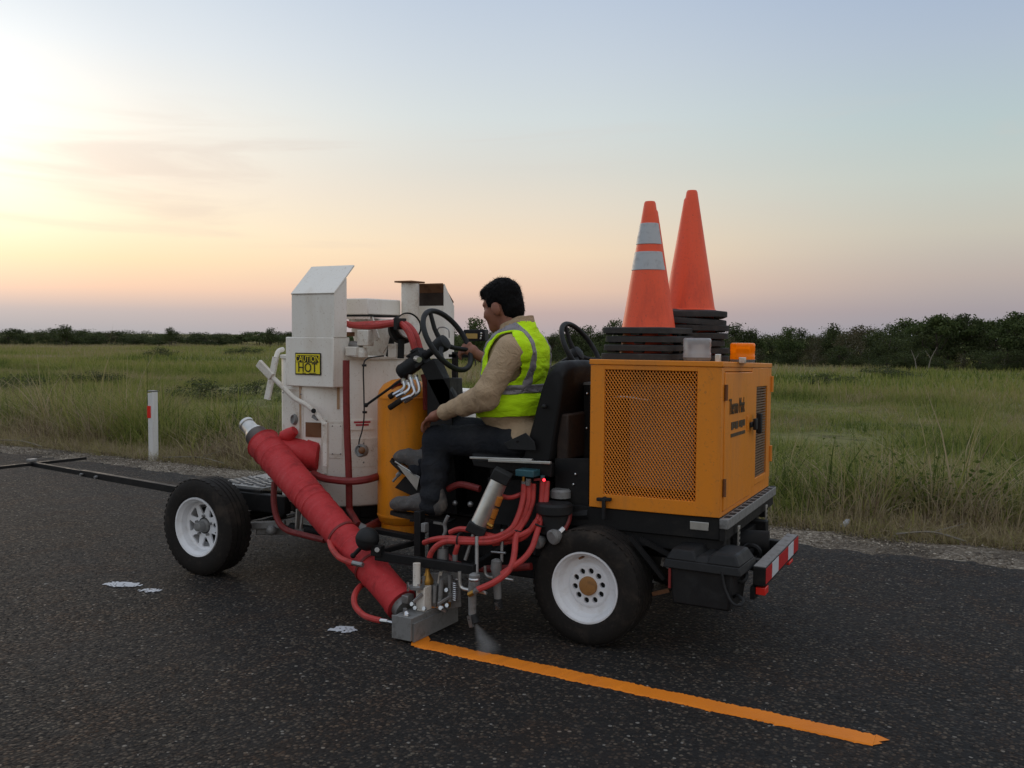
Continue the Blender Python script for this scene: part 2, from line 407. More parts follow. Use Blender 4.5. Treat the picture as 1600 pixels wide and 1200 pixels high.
def thing(name, base, label, cat, group=None):
    o = bpy.data.objects.new(name, None); COL.objects.link(o); o.location = base; o.empty_display_size = .1
    o['_base'] = tuple(base); tag(o, label, cat, group); return o
def tag(o, label=None, cat=None, group=None, kind=None):
    for k, v in (('label', label), ('category', cat), ('group', group), ('kind', kind)):
        if v: o[k] = v
    return o
def copy_tree(o, parent=None):
    c = o.copy(); COL.objects.link(c)
    if parent is not None: c.parent = parent
    for ch in list(o.children): copy_tree(ch, c)
    return c
def text_mesh(name, body, size, mat, parent, origin, xdir, zdir, depth=.002, sx=1., align='CENTER'):
    """flat lettering laid on a face: origin at the middle of the baseline"""
    cu = bpy.data.curves.new(name, 'FONT'); cu.body = body; cu.size = size; cu.align_x = align; cu.extrude = depth / 2; cu.resolution_u = 3
    to = bpy.data.objects.new(name, cu); COL.objects.link(to)
    dg = bpy.context.evaluated_depsgraph_get(); me = bpy.data.meshes.new_from_object(to.evaluated_get(dg))
    bpy.data.objects.remove(to)
    x, z = unit(xdir), unit(zdir); y = np.cross(z, x); off = V3(parent['_base'])
    co = np.array([v.co[:] for v in me.vertices])
    w = V3(origin) - off + co[:, :1] * sx * x + co[:, 1:2] * z + co[:, 2:3] * np.cross(x, z)
    me.vertices.foreach_set('co', w.ravel()); me.update()
    me.materials.clear(); me.materials.append(M(mat))
    o = bpy.data.objects.new(name, me); COL.objects.link(o); o.parent = parent; o['_base'] = tuple(off); return o

# implicit surfaces for organic bodies
def surface_nets(Vg, lo, h):
    S = Vg < 0; nx, ny, nz_ = Vg.shape
    c = np.zeros((nx - 1, ny - 1, nz_ - 1), np.int8)
    for a in (0, 1):
        for b in (0, 1):
            for d in (0, 1): c += S[a:nx - 1 + a, b:ny - 1 + b, d:nz_ - 1 + d]
    act = (c > 0) & (c < 8); I = np.argwhere(act); idx = -np.ones(c.shape, np.int64); idx[act] = np.arange(len(I))
    acc = np.zeros((len(I), 3)); cnt = np.zeros(len(I)); E = np.eye(3, dtype=int)
    for ax in range(3):
        o1, o2 = [k for k in range(3) if k != ax]
        for a in (0, 1):
            for b in (0, 1):
                off = np.zeros(3, int); off[o1] = a; off[o2] = b
                p0 = I + off; p1 = p0 + E[ax]
                v0 = Vg[tuple(p0.T)]; v1 = Vg[tuple(p1.T)]; m = (v0 < 0) != (v1 < 0)
                t = v0[m] / (v0[m] - v1[m]); acc[m] += off + t[:, None] * E[ax]; cnt[m] += 1
    verts = np.asarray(lo) + h * (I + acc / cnt[:, None]); faces = []
    for ax in range(3):
        o1, o2 = [k for k in range(3) if k != ax]
        s0 = np.take(S, range(0, S.shape[ax] - 1), ax); s1 = np.take(S, range(1, S.shape[ax]), ax)
        e = np.argwhere(s0 != s1); ok = (e[:, o1] > 0) & (e[:, o2] > 0) & (e[:, o1] < c.shape[o1]) & (e[:, o2] < c.shape[o2]); e = e[ok]
        q = []
        for a, b in ((-1, -1), (0, -1), (0, 0), (-1, 0)):
            g = e.copy(); g[:, o1] += a; g[:, o2] += b; q.append(idx[tuple(g.T)])
        q = np.stack(q, 1); fl = S[tuple(e.T)] ^ (ax == 1)
        q[~fl] = q[~fl][:, ::-1]; faces.append(q)
    return verts, np.concatenate(faces)

class Sdf:
    def __init__(s, lo, hi, h):
        s.lo, s.h = V3(lo), h; s.n = np.ceil((V3(hi) - s.lo) / h).astype(int) + 1; s.V = np.full(s.n, 1.0, np.float32)
    def sub(s, lo, hi):
        a = np.clip(np.floor((V3(lo) - s.lo) / s.h).astype(int), 0, s.n); b = np.clip(np.ceil((V3(hi) - s.lo) / s.h).astype(int) + 1, 0, s.n)
        sl = tuple(slice(x, y) for x, y in zip(a, b))
        g = np.meshgrid(*[s.lo[i] + s.h * np.arange(a[i], b[i]) for i in range(3)], indexing='ij'); return sl, np.stack(g, -1)
    def merge(s, sl, d, k):
        v = s.V[sl]
        if k > 0: hh = np.clip(.5 + .5 * (v - d) / k, 0, 1); s.V[sl] = v * (1 - hh) + d * hh - k * hh * (1 - hh)
        else: s.V[sl] = np.minimum(v, d)
    def cone(s, a, b, ra, rb=None, k=.03):
        a, b = V3(a), V3(b); rb = ra if rb is None else rb; m = max(ra, rb) + k + .03
        sl, P = s.sub(np.minimum(a, b) - m, np.maximum(a, b) + m); ab = b - a
        t = np.clip(((P - a) @ ab) / (ab @ ab + 1e-12), 0, 1)
        s.merge(sl, np.linalg.norm(P - a - t[..., None] * ab, axis=-1) - (ra + (rb - ra) * t), k); return s
    def ell(s, c, r, ax=None, k=.03):
        c, r = V3(c), V3(r); m = max(r) + k + .03; sl, P = s.sub(c - m, c + m); q = P - c
        if ax is not None: q = q @ np.array(ax, float).T
        k0 = np.linalg.norm(q / r, axis=-1); k1 = np.linalg.norm(q / (r * r), axis=-1)
        s.merge(sl, k0 * (k0 - 1) / (k1 + 1e-9), k); return s
    def grid(s):
        g = np.meshgrid(*[s.lo[i] + s.h * np.arange(s.n[i]) for i in range(3)], indexing='ij'); return g
    def build(s, name, mat, parent, smooth=2):
        v, f = surface_nets(s.V, s.lo, s.h); off = V3(parent['_base'])
        me = bpy.data.meshes.new(name); me.from_pydata((v - off).tolist(), [], f.tolist()); me.polygons.foreach_set('use_smooth', [True] * len(f))
        bm = bmesh.new(); bm.from_mesh(me)
        for _ in range(smooth): bmesh.ops.smooth_vert(bm, verts=bm.verts, factor=.5, use_axis_x=True, use_axis_y=True, use_axis_z=True)
        bmesh.ops.recalc_face_normals(bm, faces=bm.faces); bm.to_mesh(me); bm.free()
        me.materials.append(M(mat)); o = bpy.data.objects.new(name, me); COL.objects.link(o); o.parent = parent; o['_base'] = tuple(off); return o

def vnoise(P, seed=0, octaves=3):
    """cheap smooth value noise at points P (...,3)"""
    r = np.random.default_rng(seed); T = r.random((32, 32, 32)); out = np.zeros(P.shape[:-1]); amp = 1.
    for _ in range(octaves):
        i = np.floor(P).astype(int); f = P - i; f = f * f * (3 - 2 * f); i &= 31; j = (i + 1) & 31
        g = lambda a, b, c: T[a[..., 0], b[..., 1], c[..., 2]]
        x0 = g(i, i, i) * (1 - f[..., 0]) + g(j, i, i) * f[..., 0]; x1 = g(i, j, i) * (1 - f[..., 0]) + g(j, j, i) * f[..., 0]
        x2 = g(i, i, j) * (1 - f[..., 0]) + g(j, i, j) * f[..., 0]; x3 = g(i, j, j) * (1 - f[..., 0]) + g(j, j, j) * f[..., 0]
        y0 = x0 * (1 - f[..., 1]) + x1 * f[..., 1]; y1 = x2 * (1 - f[..., 1]) + x3 * f[..., 1]
        out += amp * (y0 * (1 - f[..., 2]) + y1 * f[..., 2] - .5); amp *= .5; P = P * 2.03 + 7.1
    return out

# ================================================================ the setting
def sheet(name, rows, mat, kind='structure'):
    """grid of points rows[i][j] as one surface"""
    n = len(rows[0]); vs = [p for r in rows for p in r]
    fs = [(i * n + j, i * n + j + 1, (i + 1) * n + j + 1, (i + 1) * n + j) for i in range(len(rows) - 1) for j in range(n - 1)]
    me = bpy.data.meshes.new(name); me.from_pydata(vs, [], fs); me.polygons.foreach_set('use_smooth', [True] * len(fs))
    bm = bmesh.new(); bm.from_mesh(me); bmesh.ops.recalc_face_normals(bm, faces=bm.faces)
    if sum(f.normal.z for f in bm.faces) < 0: bmesh.ops.reverse_faces(bm, faces=bm.faces)
    bm.to_mesh(me); bm.free()
    o = bpy.data.objects.new(name, me); COL.objects.link(o); me.materials.append(M(mat)); tag(o, kind=kind); return o

def ground_z(Y):
    """road on a low bank; the field lies about 1.3 m lower"""
    return float(np.interp(Y, [-60, -12, -6, -3, 8.3, 9.5, 12, 16, 5000], [-1.3, -1.3, -.5, -.06, -.06, -.12, -.55, -1.3, -1.3]))
xs = [-4000, -1500, -600, -250, -120] + list(range(-80, 41, 4)) + [80, 200, 600, 1500, 4000]
ys = [-4000, -800, -200, -60, -20, -12, -6, -3] + [0, 4, 7, 8.3, 9, 9.5, 10.5, 12, 14, 16, 20, 26, 34, 45, 60, 80, 110, 150, 200, 300, 500, 900, 1800, 4000]
rows = []
for y in ys:
    rows.append([(x, y, ground_z(y) + (.10 * math.sin(x * .31 + y * .17) + .07 * math.sin(x * .13 - y * .41) if 10 < y < 120 and -81 < x < 41 else 0)) for x in xs])
sheet('ground', rows, 'field_ground')
# asphalt, with a ragged edge towards the gravel
ex = np.concatenate([[-4000, -900, -250, -90], np.arange(-60, 20, .06), [60, 250, 900, 4000]])
ed = 7.36 + .05 * vnoise(np.stack([ex * 1.7, ex * 0, ex * 0], -1), 3, 4) * 2 + .03 * rng.standard_normal(len(ex)) * (np.abs(ex) < 70)
sheet('road', [[(x, -3.2, 0) for x in ex], [(x, 2, 0) for x in ex], [(x, 7.1, 0) for x in ex], [(x, e, -.004) for x, e in zip(ex, ed)], [(x, e + .02, -.06) for x, e in zip(ex, ed)]], 'chip_seal')
gx = np.concatenate([[-4000, -900, -250, -90], np.arange(-60, 20, .25), [60, 250, 900, 4000]])
sheet('gravel_shoulder', [[(x, 7.0, -.03) for x in gx], [(x, 7.5, -.018 + .008 * rng.standard_normal()) for x in gx], [(x, 7.9, -.015 + .012 * rng.standard_normal()) for x in gx], [(x, 8.25 + .1 * rng.standard_normal(), -.05) for x in gx]], 'gravel')

def quads_mesh(name, co, quads, tint, mat):
    """fast mesh from numpy arrays with a per-face tint"""
    me = bpy.data.meshes.new(name); nv, nf = len(co), len(quads)
    me.vertices.add(nv); me.vertices.foreach_set('co', np.ascontiguousarray(co, np.float32).ravel())
    me.loops.add(nf * 4); me.loops.foreach_set('vertex_index', np.ascontiguousarray(quads, np.int32).ravel())
    me.polygons.add(nf); me.polygons.foreach_set('loop_start', np.arange(0, nf * 4, 4, dtype=np.int32))
    me.polygons.foreach_set('use_smooth', np.ones(nf, bool)); me.update(calc_edges=True)
    if tint is not None:
        a = me.attributes.new('tint', 'FLOAT', 'FACE'); a.data.foreach_set('value', np.ascontiguousarray(tint, np.float32))
    me.materials.append(M(mat)); return me

def stones(name, x0, x1, y0, y1, n, smin, smax, z, mat, yfun=None):
    """loose stones, flattened octahedra, joined as one mass"""
    x = rng.uniform(x0, x1, n); y = rng.uniform(y0, y1, n)
    if yfun is not None: y = yfun(n)
    s = rng.uniform(smin, smax, n) * rng.uniform(.6, 1, n); a = rng.uniform(0, 6.28, n); fl = rng.uniform(.35, .7, n)
    base = np.array([(1, 0, 0), (0, .8, 0), (-.9, .1, 0), (.1, -.8, 0), (.1, .05, 1), (0, 0, -.6)])
    P = base[None] * s[:, None, None]; P = P * (1 + .25 * rng.standard_normal(P.shape)); P[..., 2] *= fl[:, None]
    ca, sa = np.cos(a)[:, None], np.sin(a)[:, None]
    X = P[..., 0] * ca - P[..., 1] * sa + x[:, None]; Y = P[..., 0] * sa + P[..., 1] * ca + y[:, None]; Z = P[..., 2] + z
    co = np.stack([X, Y, Z], -1).reshape(-1, 3)
    tri = np.array([(0, 1, 4), (1, 2, 4), (2, 3, 4), (3, 0, 4), (1, 0, 5), (2, 1, 5), (3, 2, 5), (0, 3, 5)])
    fs = (tri[None] + 6 * np.arange(n)[:, None, None]).reshape(-1, 3)
    me = bpy.data.meshes.new(name); me.from_pydata(co.tolist(), [], fs.tolist()); me.materials.append(M(mat))
    tint = np.repeat(rng.random(n), 8); at = me.attributes.new('tint', 'FLOAT', 'FACE'); at.data.foreach_set('value', tint.astype(np.float32))
    o = bpy.data.objects.new(name, me); COL.objects.link(o); return o
t = NT('stone_mix'); a = t.n.new('ShaderNodeAttribute'); a.attribute_name = 'tint'
t.set(t.ramp(a.outputs['Fac'], [(0, (.06, .047, .036)), (.4, (.15, .122, .092)), (.8, (.26, .222, .172)), (1, (.44, .39, .32))]), .85, 0, .2)
t = NT('chip_mix'); a = t.n.new('ShaderNodeAttribute'); a.attribute_name = 'tint'
t.set(t.ramp(a.outputs['Fac'], [(0, (.02, .018, .017)), (.5, (.05, .038, .030)), (.85, (.085, .07, .056)), (.96, (.15, .13, .11)), (1, (.34, .32, .29))]), .8, 0, .3)
tag(stones('loose_gravel', -28, 4, 7.2, 8.5, 26000, .004, .017, -.012, 'stone_mix', lambda n: 7.78 + .28 * rng.standard_normal(n)), 'pale loose gravel lying along the edge of the asphalt', 'gravel', kind='stuff')
tag(stones('loose_chippings', -6.5, 1.6, 2.2, 7.2, 16000, .0035, .0075, .0015, 'chip_mix'), 'small loose stone chippings lying on the dark road surface', 'chippings', kind='stuff')

# ---------------------------------------------------------------- grass
def blades(x, y, h, lean, width, tint, seg=3, bend=.5, dirn=None):
    n = len(x); z0 = np.array([ground_z(v) for v in y]) - .03
    d = rng.uniform(0, 6.28, n) if dirn is None else dirn; w = d + rng.uniform(.6, 2.5, n)
    ts = np.linspace(0, 1, seg + 1); co = []
    for tt in ts:
        ll = lean * h * (tt ** (1 + bend * 2)); up = h * tt * (1 - .28 * np.minimum(lean, 1.5) * tt)
        ww = width * (1 - .88 * tt ** 1.5) / 2
        cx, cy, cz = x + np.cos(d) * ll, y + np.sin(d) * ll, z0 + up
        co.append(np.stack([cx - np.cos(w) * ww, cy - np.sin(w) * ww, cz], -1)); co.append(np.stack([cx + np.cos(w) * ww, cy + np.sin(w) * ww, cz], -1))
    co = np.stack(co, 1); m = 2 * (seg + 1)
    q = np.array([(2 * i, 2 * i + 1, 2 * i + 3, 2 * i + 2) for i in range(seg)])
    qs = (q[None] + m * np.arange(n)[:, None, None]).reshape(-1, 4)
    return co.reshape(-1, 3), qs, np.repeat(tint, seg)

def fieldnoise(x, y, s, seed): return vnoise(np.stack([x * s, y * s, np.full_like(x, .5)], -1), seed, 3)

# roadside tussocks
nc = 3300
cy_ = 8.2 + 6.5 * rng.random(nc) ** 1.25; cx_ = -1.75 * cy_ - 3 + (1.80 * cy_ + 6) * rng.random(nc)
per = rng.integers(24, 62, nc)
edge = np.clip((cy_ - 8.15) / 1.15, 0, 1)                       # short and dry by the gravel, tall behind
hc = (.13 + .60 * edge ** 1.2) * np.clip(1 + 1.2 * fieldnoise(cx_, cy_, .7, 5) + .6 * fieldnoise(cx_, cy_, .25, 6), .3, 1.9) * rng.uniform(.6, 1.3, nc)
tc_ = np.clip(.36 + .95 * fieldnoise(cx_, cy_, .45, 8) + .22 * rng.standard_normal(nc) + .40 * (1 - edge) ** .8, 0.02, .98)
i = np.repeat(np.arange(nc), per); n = len(i)
rad = (.05 + .12 * rng.random(n)) * (1 + edge[i] * .6); aa = rng.uniform(0, 6.28, n)
# a few lush tufts stand higher
hc = np.where(rng.random(nc) < .10, hc * 1.45, hc)
g1 = blades(cx_[i] + rad * np.cos(aa), cy_[i] + rad * np.sin(aa), hc[i] * rng.uniform(.45, 1.2, n), np.abs(rng.normal(.62, .42, n)), rng.uniform(.007, .016, n) * (1 + .3 * edge[i]),
            np.clip(tc_[i] + .13 * rng.standard_normal(n), 0, 1), 3, .5, aa + rng.normal(0, 1.1, n))
# thin dry stalks standing above the tussocks
n = 16000; y = 8.3 + 5 * rng.random(n); x = -1.75 * y - 3 + (1.80 * y + 6) * rng.random(n)
keep = fieldnoise(x, y, .7, 21) > -.05; x, y = x[keep], y[keep]; n = len(x)
g2 = blades(x, y, rng.uniform(.35, 1.05, n) * np.clip((y - 7.9) / 1.2, .25, 1), np.abs(rng.normal(.8, .6, n)), rng.uniform(.004, .008, n), rng.uniform(.58, .92, n), 3, .6)
# matted dry fringe along the gravel
n = 42000; y = 8.0 + np.abs(rng.normal(0, .42, n)); x = -1.75 * y - 3 + (1.80 * y + 6) * rng.random(n)
y = y + .12 * fieldnoise(x, y * 0, 1.1, 13)
g3 = blades(x, y, rng.uniform(.06, .30, n), np.abs(rng.normal(1.0, .6, n)), rng.uniform(.004, .010, n), np.clip(rng.normal(.74, .17, n), 0, 1), 2, .4)
# middle field
n = 150000; y = 13.5 + 34 * rng.random(n) ** .8; x = -1.70 * y - 4 + (1.78 * y + 6) * rng.random(n)
hn = fieldnoise(x, y, .22, 31)
tn = np.clip(.36 + .95 * fieldnoise(x, y, .28, 33) + .16 * rng.standard_normal(n) + .3 * fieldnoise(x, y, .05, 37), 0, 1)
g4 = blades(x, y, (.42 + .95 * hn + .25 * fieldnoise(x, y, .9, 35)).clip(.10, 1.2) * rng.uniform(.5, 1.3, n), np.abs(rng.normal(.7, .4, n)), rng.uniform(.014, .034, n), tn, 2, .5)
# far field
n = 125000; y = 46 + 190 * rng.random(n) ** 1.3; x = -1.70 * y - 6 + (1.78 * y + 8) * rng.random(n)
tn = np.clip(.44 + .75 * fieldnoise(x, y, .06, 41) + .12 * rng.standard_normal(n) + .25 * np.clip((-x - 60) / 200, 0, 1), 0, 1)
g5 = blades(x, y, (.55 + .40 * fieldnoise(x, y, .08, 43)) * rng.uniform(.5, 1.3, n), np.abs(rng.normal(.5, .3, n)), rng.uniform(.05, .14, n), tn, 1, .5)
# broad-leaved weeds among the tussocks
nw_ = 900; wy = 8.5 + 5.5 * rng.random(nw_); wx = -1.75 * wy - 3 + (1.80 * wy + 6) * rng.random(nw_); kp = fieldnoise(wx, wy, .6, 61) > .02; wx, wy = wx[kp], wy[kp]
kk = np.repeat(np.arange(len(wx)), 46); n = len(kk); wh = rng.uniform(.25, .75, len(wx))
px_ = wx[kk] + .16 * rng.standard_normal(n); py_ = wy[kk] + .16 * rng.standard_normal(n); pz_ = np.array([ground_z(v) for v in py_]) + wh[kk] * rng.random(n) ** .7
dv_ = rng.standard_normal((n, 3)); dv_[:, 2] = np.abs(dv_[:, 2]) * .5; dv_ /= np.linalg.norm(dv_, axis=1)[:, None]; sv_ = np.cross(dv_, rng.standard_normal((n, 3))); sv_ /= np.linalg.norm(sv_, axis=1)[:, None]
Lw = rng.uniform(.03, .075, (n, 1)); c0 = np.stack([px_, py_, pz_], -1)
g6 = (np.stack([c0, c0 + dv_ * Lw * .5 - sv_ * Lw * .24, c0 + dv_ * Lw, c0 + dv_ * Lw * .5 + sv_ * Lw * .24], 1).reshape(-1, 3), np.arange(4 * n).reshape(-1, 4), np.clip(rng.normal(.04, .06, n), 0, 1))
def join(parts):
    co, qs, ti, o = [], [], [], 0
    for c, q, t_ in parts: co.append(c); qs.append(q + o); ti.append(t_); o += len(c)
    return np.concatenate(co), np.concatenate(qs), np.concatenate(ti)
for nm, parts, lab in (('roadside_grass', (g1, g2, g3, g6), 'tall green and straw coloured grass along the road edge'), ('field_grass', (g4, g5), 'rough green grassland reaching back to the trees')):
    o = bpy.data.objects.new(nm, quads_mesh(nm, *join(parts), 'grass_blade')); COL.objects.link(o); tag(o, lab, 'grass', kind='stuff')

# ---------------------------------------------------------------- trees and bushes
def crown_mesh(name, seed, mat, n, kind):
    """leaf clumps spread over a handful of uneven lobes; unit tree: 1 high, about 1 wide"""
    r = np.random.default_rng(seed); lobes = []
    if kind == 'round':
        for _ in range(r.integers(9, 14)):
            a = r.uniform(0, 6.28); d = r.uniform(0, .34) ; lobes.append((d * math.cos(a), d * math.sin(a), r.uniform(.42, .86) - d * .45, r.uniform(.10, .2)))
    elif kind == 'umbrella':
        for _ in range(r.integers(11, 16)):
            a = r.uniform(0, 6.28); d = r.uniform(.05, .52); lobes.append((d * math.cos(a), d * math.sin(a), r.uniform(.70, .90) - d * .25, r.uniform(.08, .15)))
    elif kind == 'bush':
        for _ in range(r.integers(10, 15)):
            a = r.uniform(0, 6.28); d = r.uniform(0, .55); lobes.append((d * math.cos(a), d * math.sin(a), r.uniform(.12, .70) * (1 - d * .8), r.uniform(.16, .3)))
    else:   # thicket: full from the ground up
        for _ in range(r.integers(16, 22)):
            a = r.uniform(0, 6.28); d = r.uniform(0, .5); lobes.append((d * math.cos(a), d * math.sin(a), r.uniform(.05, .85) * (1 - d * .35), r.uniform(.12, .22)))
    L = np.array(lobes); w = L[:, 3] ** 2; k = r.choice(len(L), n, p=w / w.sum())
    v = r.standard_normal((n, 3)); v /= np.linalg.norm(v, axis=1)[:, None]
    rr = L[k, 3] * (1 - .55 * r.random(n) ** 2.2) * (1 + .22 * r.standard_normal(n))
    P = L[k, :3] + v * rr[:, None] * np.array([1, 1, .72]); P[:, 2] = np.maximum(P[:, 2], .01)
    nn = v + .9 * r.standard_normal((n, 3)); nn /= np.linalg.norm(nn, axis=1)[:, None]
    u = np.cross(nn, r.standard_normal((n, 3))); u /= np.linalg.norm(u, axis=1)[:, None]; ww = np.cross(nn, u)
    s = r.uniform(.010, .026, n)[:, None]; s2 = s * r.uniform(.5, .95, (n, 1))
    co = np.stack([P - u * s, P - ww * s2 + u * s * .2, P + u * s * 1.1, P + ww * s2], 1).reshape(-1, 3)
    tint = np.clip(.5 + .22 * r.standard_normal(n) + .25 * (r.random(len(L))[k] - .5), 0, 1)
    return quads_mesh(name, co, np.arange(4 * n).reshape(-1, 4), tint, mat), L
def trunk_mesh(name, L, seed, mat, thick=.018):
    r = random.Random(seed); mb = MB(); top = max(l[2] for l in L)
    path = curve([(0, 0, -.05), (r.uniform(-.02, .02), r.uniform(-.02, .02), .2), (r.uniform(-.04, .04), r.uniform(-.04, .04), .42), (r.uniform(-.05, .05), r.uniform(-.05, .05), top * .85)], 3)
    mb.tube(path, np.linspace(thick, thick * .35, len(path)), 6)
    for l in L[:9]:
        a = path[r.randint(len(path) // 3, len(path) - 3)]; e = V3(l[:3]); m = (a + e) / 2 + V3((0, 0, -.03))
        mb.tube([a, m, e], [thick * .5, thick * .33, thick * .14], 5)
    o = mb.build(name, mat); me = o.data; bpy.data.objects.remove(o); return me
KINDS = {}
for key, (kind, mat, n, bark, seeds) in dict(round=('round', 'leaf_mid', 2600, 'bark', (1, 2, 3)), dark=('round', 'leaf_dark', 2600, 'bark', (4, 5)), umb=('umbrella', 'leaf_mid', 3200, 'bark', (6, 7)),
                                            thick=('thicket', 'leaf_dark', 3000, 'bark', (8, 9, 10)), dry=('thicket', 'leaf_dry', 1700, 'bark_pale', (11, 12)), bush=('bush', 'leaf_dark', 2400, 'bark', (13, 14))).items():
    KINDS[key] = []
    for s in seeds:
        cmesh, L = crown_mesh('crown', s, mat, n, kind); KINDS[key].append((cmesh, trunk_mesh('trunk', L, s, bark)))
def plant(name, key, x, y, h, wide, label, cat, group=None):
    cmesh, tmesh = random.choice(KINDS[key])
    o = bpy.data.objects.new(name, None); COL.objects.link(o); o.location = (x, y, ground_z(y)); o.rotation_euler = (0, 0, random.uniform(0, 6.28)); o.scale = (h * wide, h * wide, h)
    tag(o, label, cat, group)
    for nm, me in (('trunk', tmesh), ('crown', cmesh)):
        c = bpy.data.objects.new(nm, me); COL.objects.link(c); c.parent = o
    return o
def along(bearing, dist):
    """ground position at a compass bearing (degrees right of the view axis) and distance from where the photographer stands"""
    yaw = R(29.5 - bearing)
    return -math.sin(yaw) * dist, math.cos(yaw) * dist
rr = random.Random(5)
# belt of trees beyond the field on the right, dense down to the ground
def lerp(x, xs_, ys_): return float(np.interp(x, xs_, ys_))
RB = dict(xs=[-4.34, 3.95, 10.17, 13.57, 15.79, 19.03, 22.48, 25.77, 29.49], h=[4.1, 4.2, 4.2, 4.4, 4.2, 4.8, 5.5, 5.8, 6.0])
for k in range(96):
    brg = -3.95 + 34.62 * (k + rr.uniform(-.4, .4)) / 96; d = rr.uniform(100, 122); x, y = along(brg, d)
    h = lerp(brg, RB['xs'], RB['h']) * rr.uniform(.80, 1.04) * d / 107
    key = rr.choice(['thick', 'thick', 'thick', 'dry', 'dark', 'round'])
    if key in ('thick', 'dry'): plant('thicket_tree', key, x, y, h * .92, rr.uniform(.7, 1.15), 'low tree leafed to the ground in the dense belt right of the driver', 'tree', 'thicket of the right hand tree belt')
    else: plant('field_edge_tree', key, x, y, h * 1.06, rr.uniform(.75, 1.1), 'round crowned tree rising from the dense belt beyond the field, right of the driver', 'tree', 'round trees of the right hand belt')
for k in range(46):
    brg = -4.34 + 35.59 * (k + rr.uniform(-.4, .4)) / 46; d = rr.uniform(94, 101); x, y = along(brg, d)
    plant('edge_shrub', rr.choice(['thick', 'bush', 'thick', 'dry']), x, y, rr.uniform(1.4, 2.6), rr.uniform(1., 1.6), 'dark shrub at the foot of the tree belt right of the driver', 'shrub', 'shrubs along the right hand belt')
for brg, d, h, w, lab in ((16.59, 100, 4.4, .95, 'bushy green tree just right of the amber beacon'), (6.14, 92, 5.0, .7, 'tree whose leafy top shows left of the striped cone base'),
                         (-2.29, 88, 5.0, .85, 'leafy tree directly behind the steering wheel and driver’s face'), (24.54, 104, 5.7, 1.0, 'flat topped tree standing tallest in the belt at the right'),
                         (25.93, 106, 5.7, .9, 'spreading flat topped tree second from right end of the tall group'), (28.58, 104, 5.9, 1.0, 'tall spreading tree cut by the right edge of the picture')):
    x, y = along(brg, d); plant('lone_tree', 'umb' if 'flat' in lab or 'spreading' in lab else 'round', x, y, h, w, lab, 'tree')
# two bare pale snags in front of the belt
for brg, hh, lean, lab in ((23.55, 1.9, -.5, 'bare pale dead trunk leaning left before the tree belt'), (24.15, 2.2, .7, 'bare pale dead trunk leaning right before the tree belt')):
    x, y = along(brg, 93); z = ground_z(y); o = thing('dead_trunk', (x, y, z), lab, 'tree')
    mb = MB(); mb.tube(curve([(x, y, z), (x + lean * .3, y, z + hh * .5), (x + lean, y, z + hh)]), np.linspace(.06, .02, 13), 6); mb.build('trunk', 'bark_pale', o)
    mb = MB(); mb.tube([(x + lean * .3, y, z + hh * .5), (x - lean * .4, y, z + hh * .85)], [.03, .012], 5); mb.build('branch', 'bark_pale', o)
# far wood on the left
LH = dict(xs=[-30.67, -27.04, -25.61, -24.15, -21.46, -18.67, -14.69, -10.93, -3.95], h=[3.9, 4.0, 4.9, 4.1, 4.2, 4.0, 3.9, 3.8, 4.0])
for k in range(76):
    brg = -30.96 + 29.38 * (k + rr.uniform(-.45, .45)) / 76; d = rr.uniform(225, 262); x, y = along(brg, d)
    h = lerp(brg, LH['xs'], LH['h']) * rr.uniform(.78, 1.06) * d / 240
    key = rr.choice(['thick', 'thick', 'dark', 'round', 'thick', 'dry'])
    plant('far_tree', key, x, y, h * .95, rr.uniform(1.7, 2.8), 'small distant tree in the low wood along the left horizon', 'tree', 'far wood on the left horizon')
for brg, d, h, w, lab in ((-25.67, 222, 5.0, 1.5, 'broad dark tree standing highest in the far left wood'), (-20.25, 215, 4.6, .8, 'pale slender tree poking above the far left wood'), (-14.61, 210, 4.7, 1.2, 'round dark tree in the far wood left of the white hood')):
    x, y = along(brg, d); plant('distant_tree', 'dark', x, y, h, w, lab, 'tree')
# bushes out in the field
for brg, d, h, w, lab in ((-18.60, 42, 1.25, 2.2, 'wide dark green bush in the field left of the white tank'), (-28.34, 50, 1.3, 2.4, 'dark bush in the field at the left edge of the picture'), (-24.15, 58, 1.1, 2.4, 'low bush in the field above the marker post'),
                         (-15.42, 45, 1.1, 1.7, 'small dark bush partly behind the white lever arms'), (-20.77, 120, 1.7, 2.0, 'low scrub on the far pasture towards the left wood'), (-16.15, 130, 1.8, 2.2, 'low scrub before the far wood beside the white hood'),
                         (18.67, 60, 1.2, 2.2, 'low bush in the field right of the orange housing'), (21.97, 75, 1.3, 2.6, 'low bush before the pale dead trunks')):
    x, y = along(brg, d); plant('field_bush', 'bush', x, y, h, w, lab, 'bush')

# roadside marker post
px0 = (-9.870, 8.080, 0.000)
o = thing('marker_post', px0, 'white roadside marker post with a red reflector band on the verge', 'post')
x, y, z = px0
mb = MB(); mb.hexa([(x - .05, y - .04, -.1), (x + .05, y - .04, -.1), (x + .05, y + .04, -.1), (x - .05, y + .04, -.1), (x - .052, y - .04, .83), (x + .048, y - .04, .85), (x + .048, y + .04, .85), (x - .052, y + .04, .83)]).build('shaft', 'post_white', o, .008)
mb = MB(); mb.box((x - .0545, y - .047, .515), (x + .008, y - .0405, .67)).build('reflector', 'reflector_red', o)
mb = MB(); mb.box((x - .05, y - .0435, .85), (x + .05, y + .0435, .868)).build('cap', 'cast_grey', o, .006)
